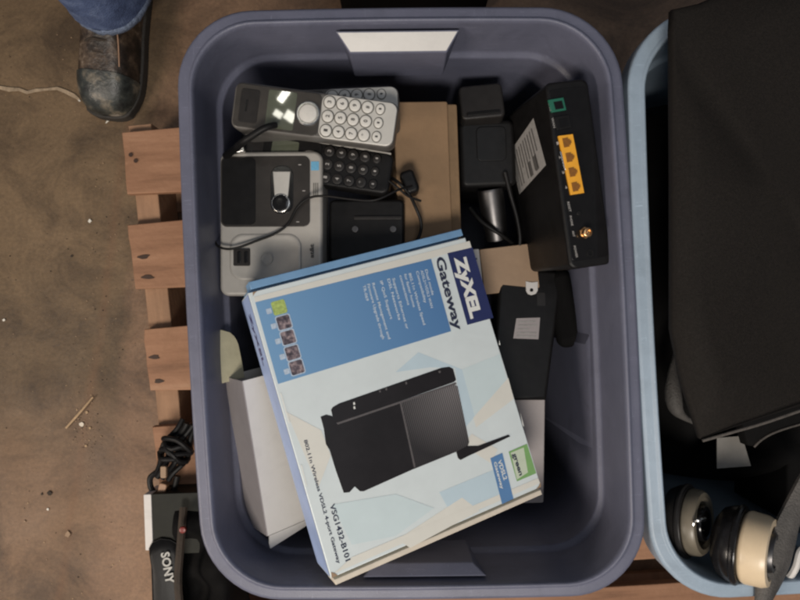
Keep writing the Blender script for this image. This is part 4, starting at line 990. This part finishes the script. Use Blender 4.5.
scrap('plastic_bit', 'small tan plastic crumb left of the crumpled plastic bit', 25, 521, .003, 'kraft_pink', 'scrap', 32)
scrap('dirt_clump', 'dark dirt clump at the left of the concrete', 50, 493, .006, 'brown_dark', 'dirt', 33, h=.004)
scrap('dirt_clump', 'dark dirt speck beside the dirt clump', 42, 494, .003, 'brown_dark', 'dirt', 34, h=.002)
scrap('dirt_clump', 'dark speck on the concrete left of the second pallet board', 72, 256, .003, 'brown_dark', 'dirt', 35, h=.002)
mb = MB(); A, B = P(66, 428, .004), P(93, 397, .006)
mb.tube([A, A * .5 + B * .5 + Vector((.002, .001, .001)), B], lambda t: .0024 - .0012 * abs(t - .4), 6)
tag(mb.build('wood_splinter', 'straw'), 'pale wood splinter lying diagonally on the concrete', 'splinter')

rg = random.Random(77); mb = MB()
for k in range(520):
    if k < 120: cx_, cy_, sd = 86 + rg.gauss(0, 9), 428 + rg.gauss(0, 20), 1.0
    elif k < 230: cx_, cy_, sd = 100 + rg.gauss(0, 14), rg.uniform(150, 600), 1.0
    else: cx_, cy_, sd = rg.uniform(-40, 150), rg.uniform(-20, 620), 1.0
    c_ = P(cx_, cy_, 0); r_g = rg.choice([.0005, .0006, .0007, .0008, .0010, .0013]); a0 = rg.uniform(0, 6.28)
    q = [(c_.x + r_g * rg.uniform(.6, 1.3) * math.cos(a0 + i * 1.2566), c_.y + r_g * rg.uniform(.4, 1.1) * math.sin(a0 + i * 1.2566)) for i in range(5)]
    mb.slab(q, .0002, .0003 + r_g * .7, 0, mi=rg.choice([0, 0, 1, 1, 2]))
gt = mb.build('floor_grit', ['brown_dark', 'kraft_pink', 'straw'], smooth=False); gt['kind'] = 'stuff'; gt['label'] = 'fine pale and dark grit scattered over the concrete'; gt['category'] = 'grit'
# ------------------------------------------------------------------ far lit windows mirrored in the handset screen
nrm = (HM.to_3x3() @ Vector((0, 0, 1))).normalized()
for k, (px, py, sx_, sy_, pw) in enumerate([(284.5, 94.5, 16, 6.5, .20), (278, 114, 6, 8, .05), (290, 116.5, 9, 10, .10)]):
    lp_ = on(HM, px, py, .0013); pt = HM @ Vector((lp_.x, lp_.y, .0013)); dd = (pt - CAM).normalized(); rf = dd - 2 * dd.dot(nrm) * nrm
    dist = 2.6; k_ = ((pt - CAM).length + dist) / F
    lo = lamp('far_window_lamp', pt + rf * dist, pt, sx_ * k_, pw, (1, .97, .84), sy_ * k_)
S.cycles.filter_width = 2.3
# ------------------------------------------------------------------ groups of repeats
for base, g in (('storage_tote', 'plastic storage totes'), ('cordless_phone', 'cordless handsets in the tote'), ('power_adapter', 'black power adapters in the tote'), ('black_cable', 'black cables beside the router'), ('adapter_cord', 'adapter cords over the cardboard box'),
                ('round_fixture', 'round cups with collars in the blue tote'), ('paper_scrap', 'paper scraps on the concrete'), ('debris_shard', 'shards in the debris pile'), ('plastic_bit', 'plastic bits on the concrete'), ('dirt_clump', 'dirt clumps on the concrete')):
    for o in S.objects:
        if o.parent is None and o.name.split('.')[0] == base: o['group'] = g
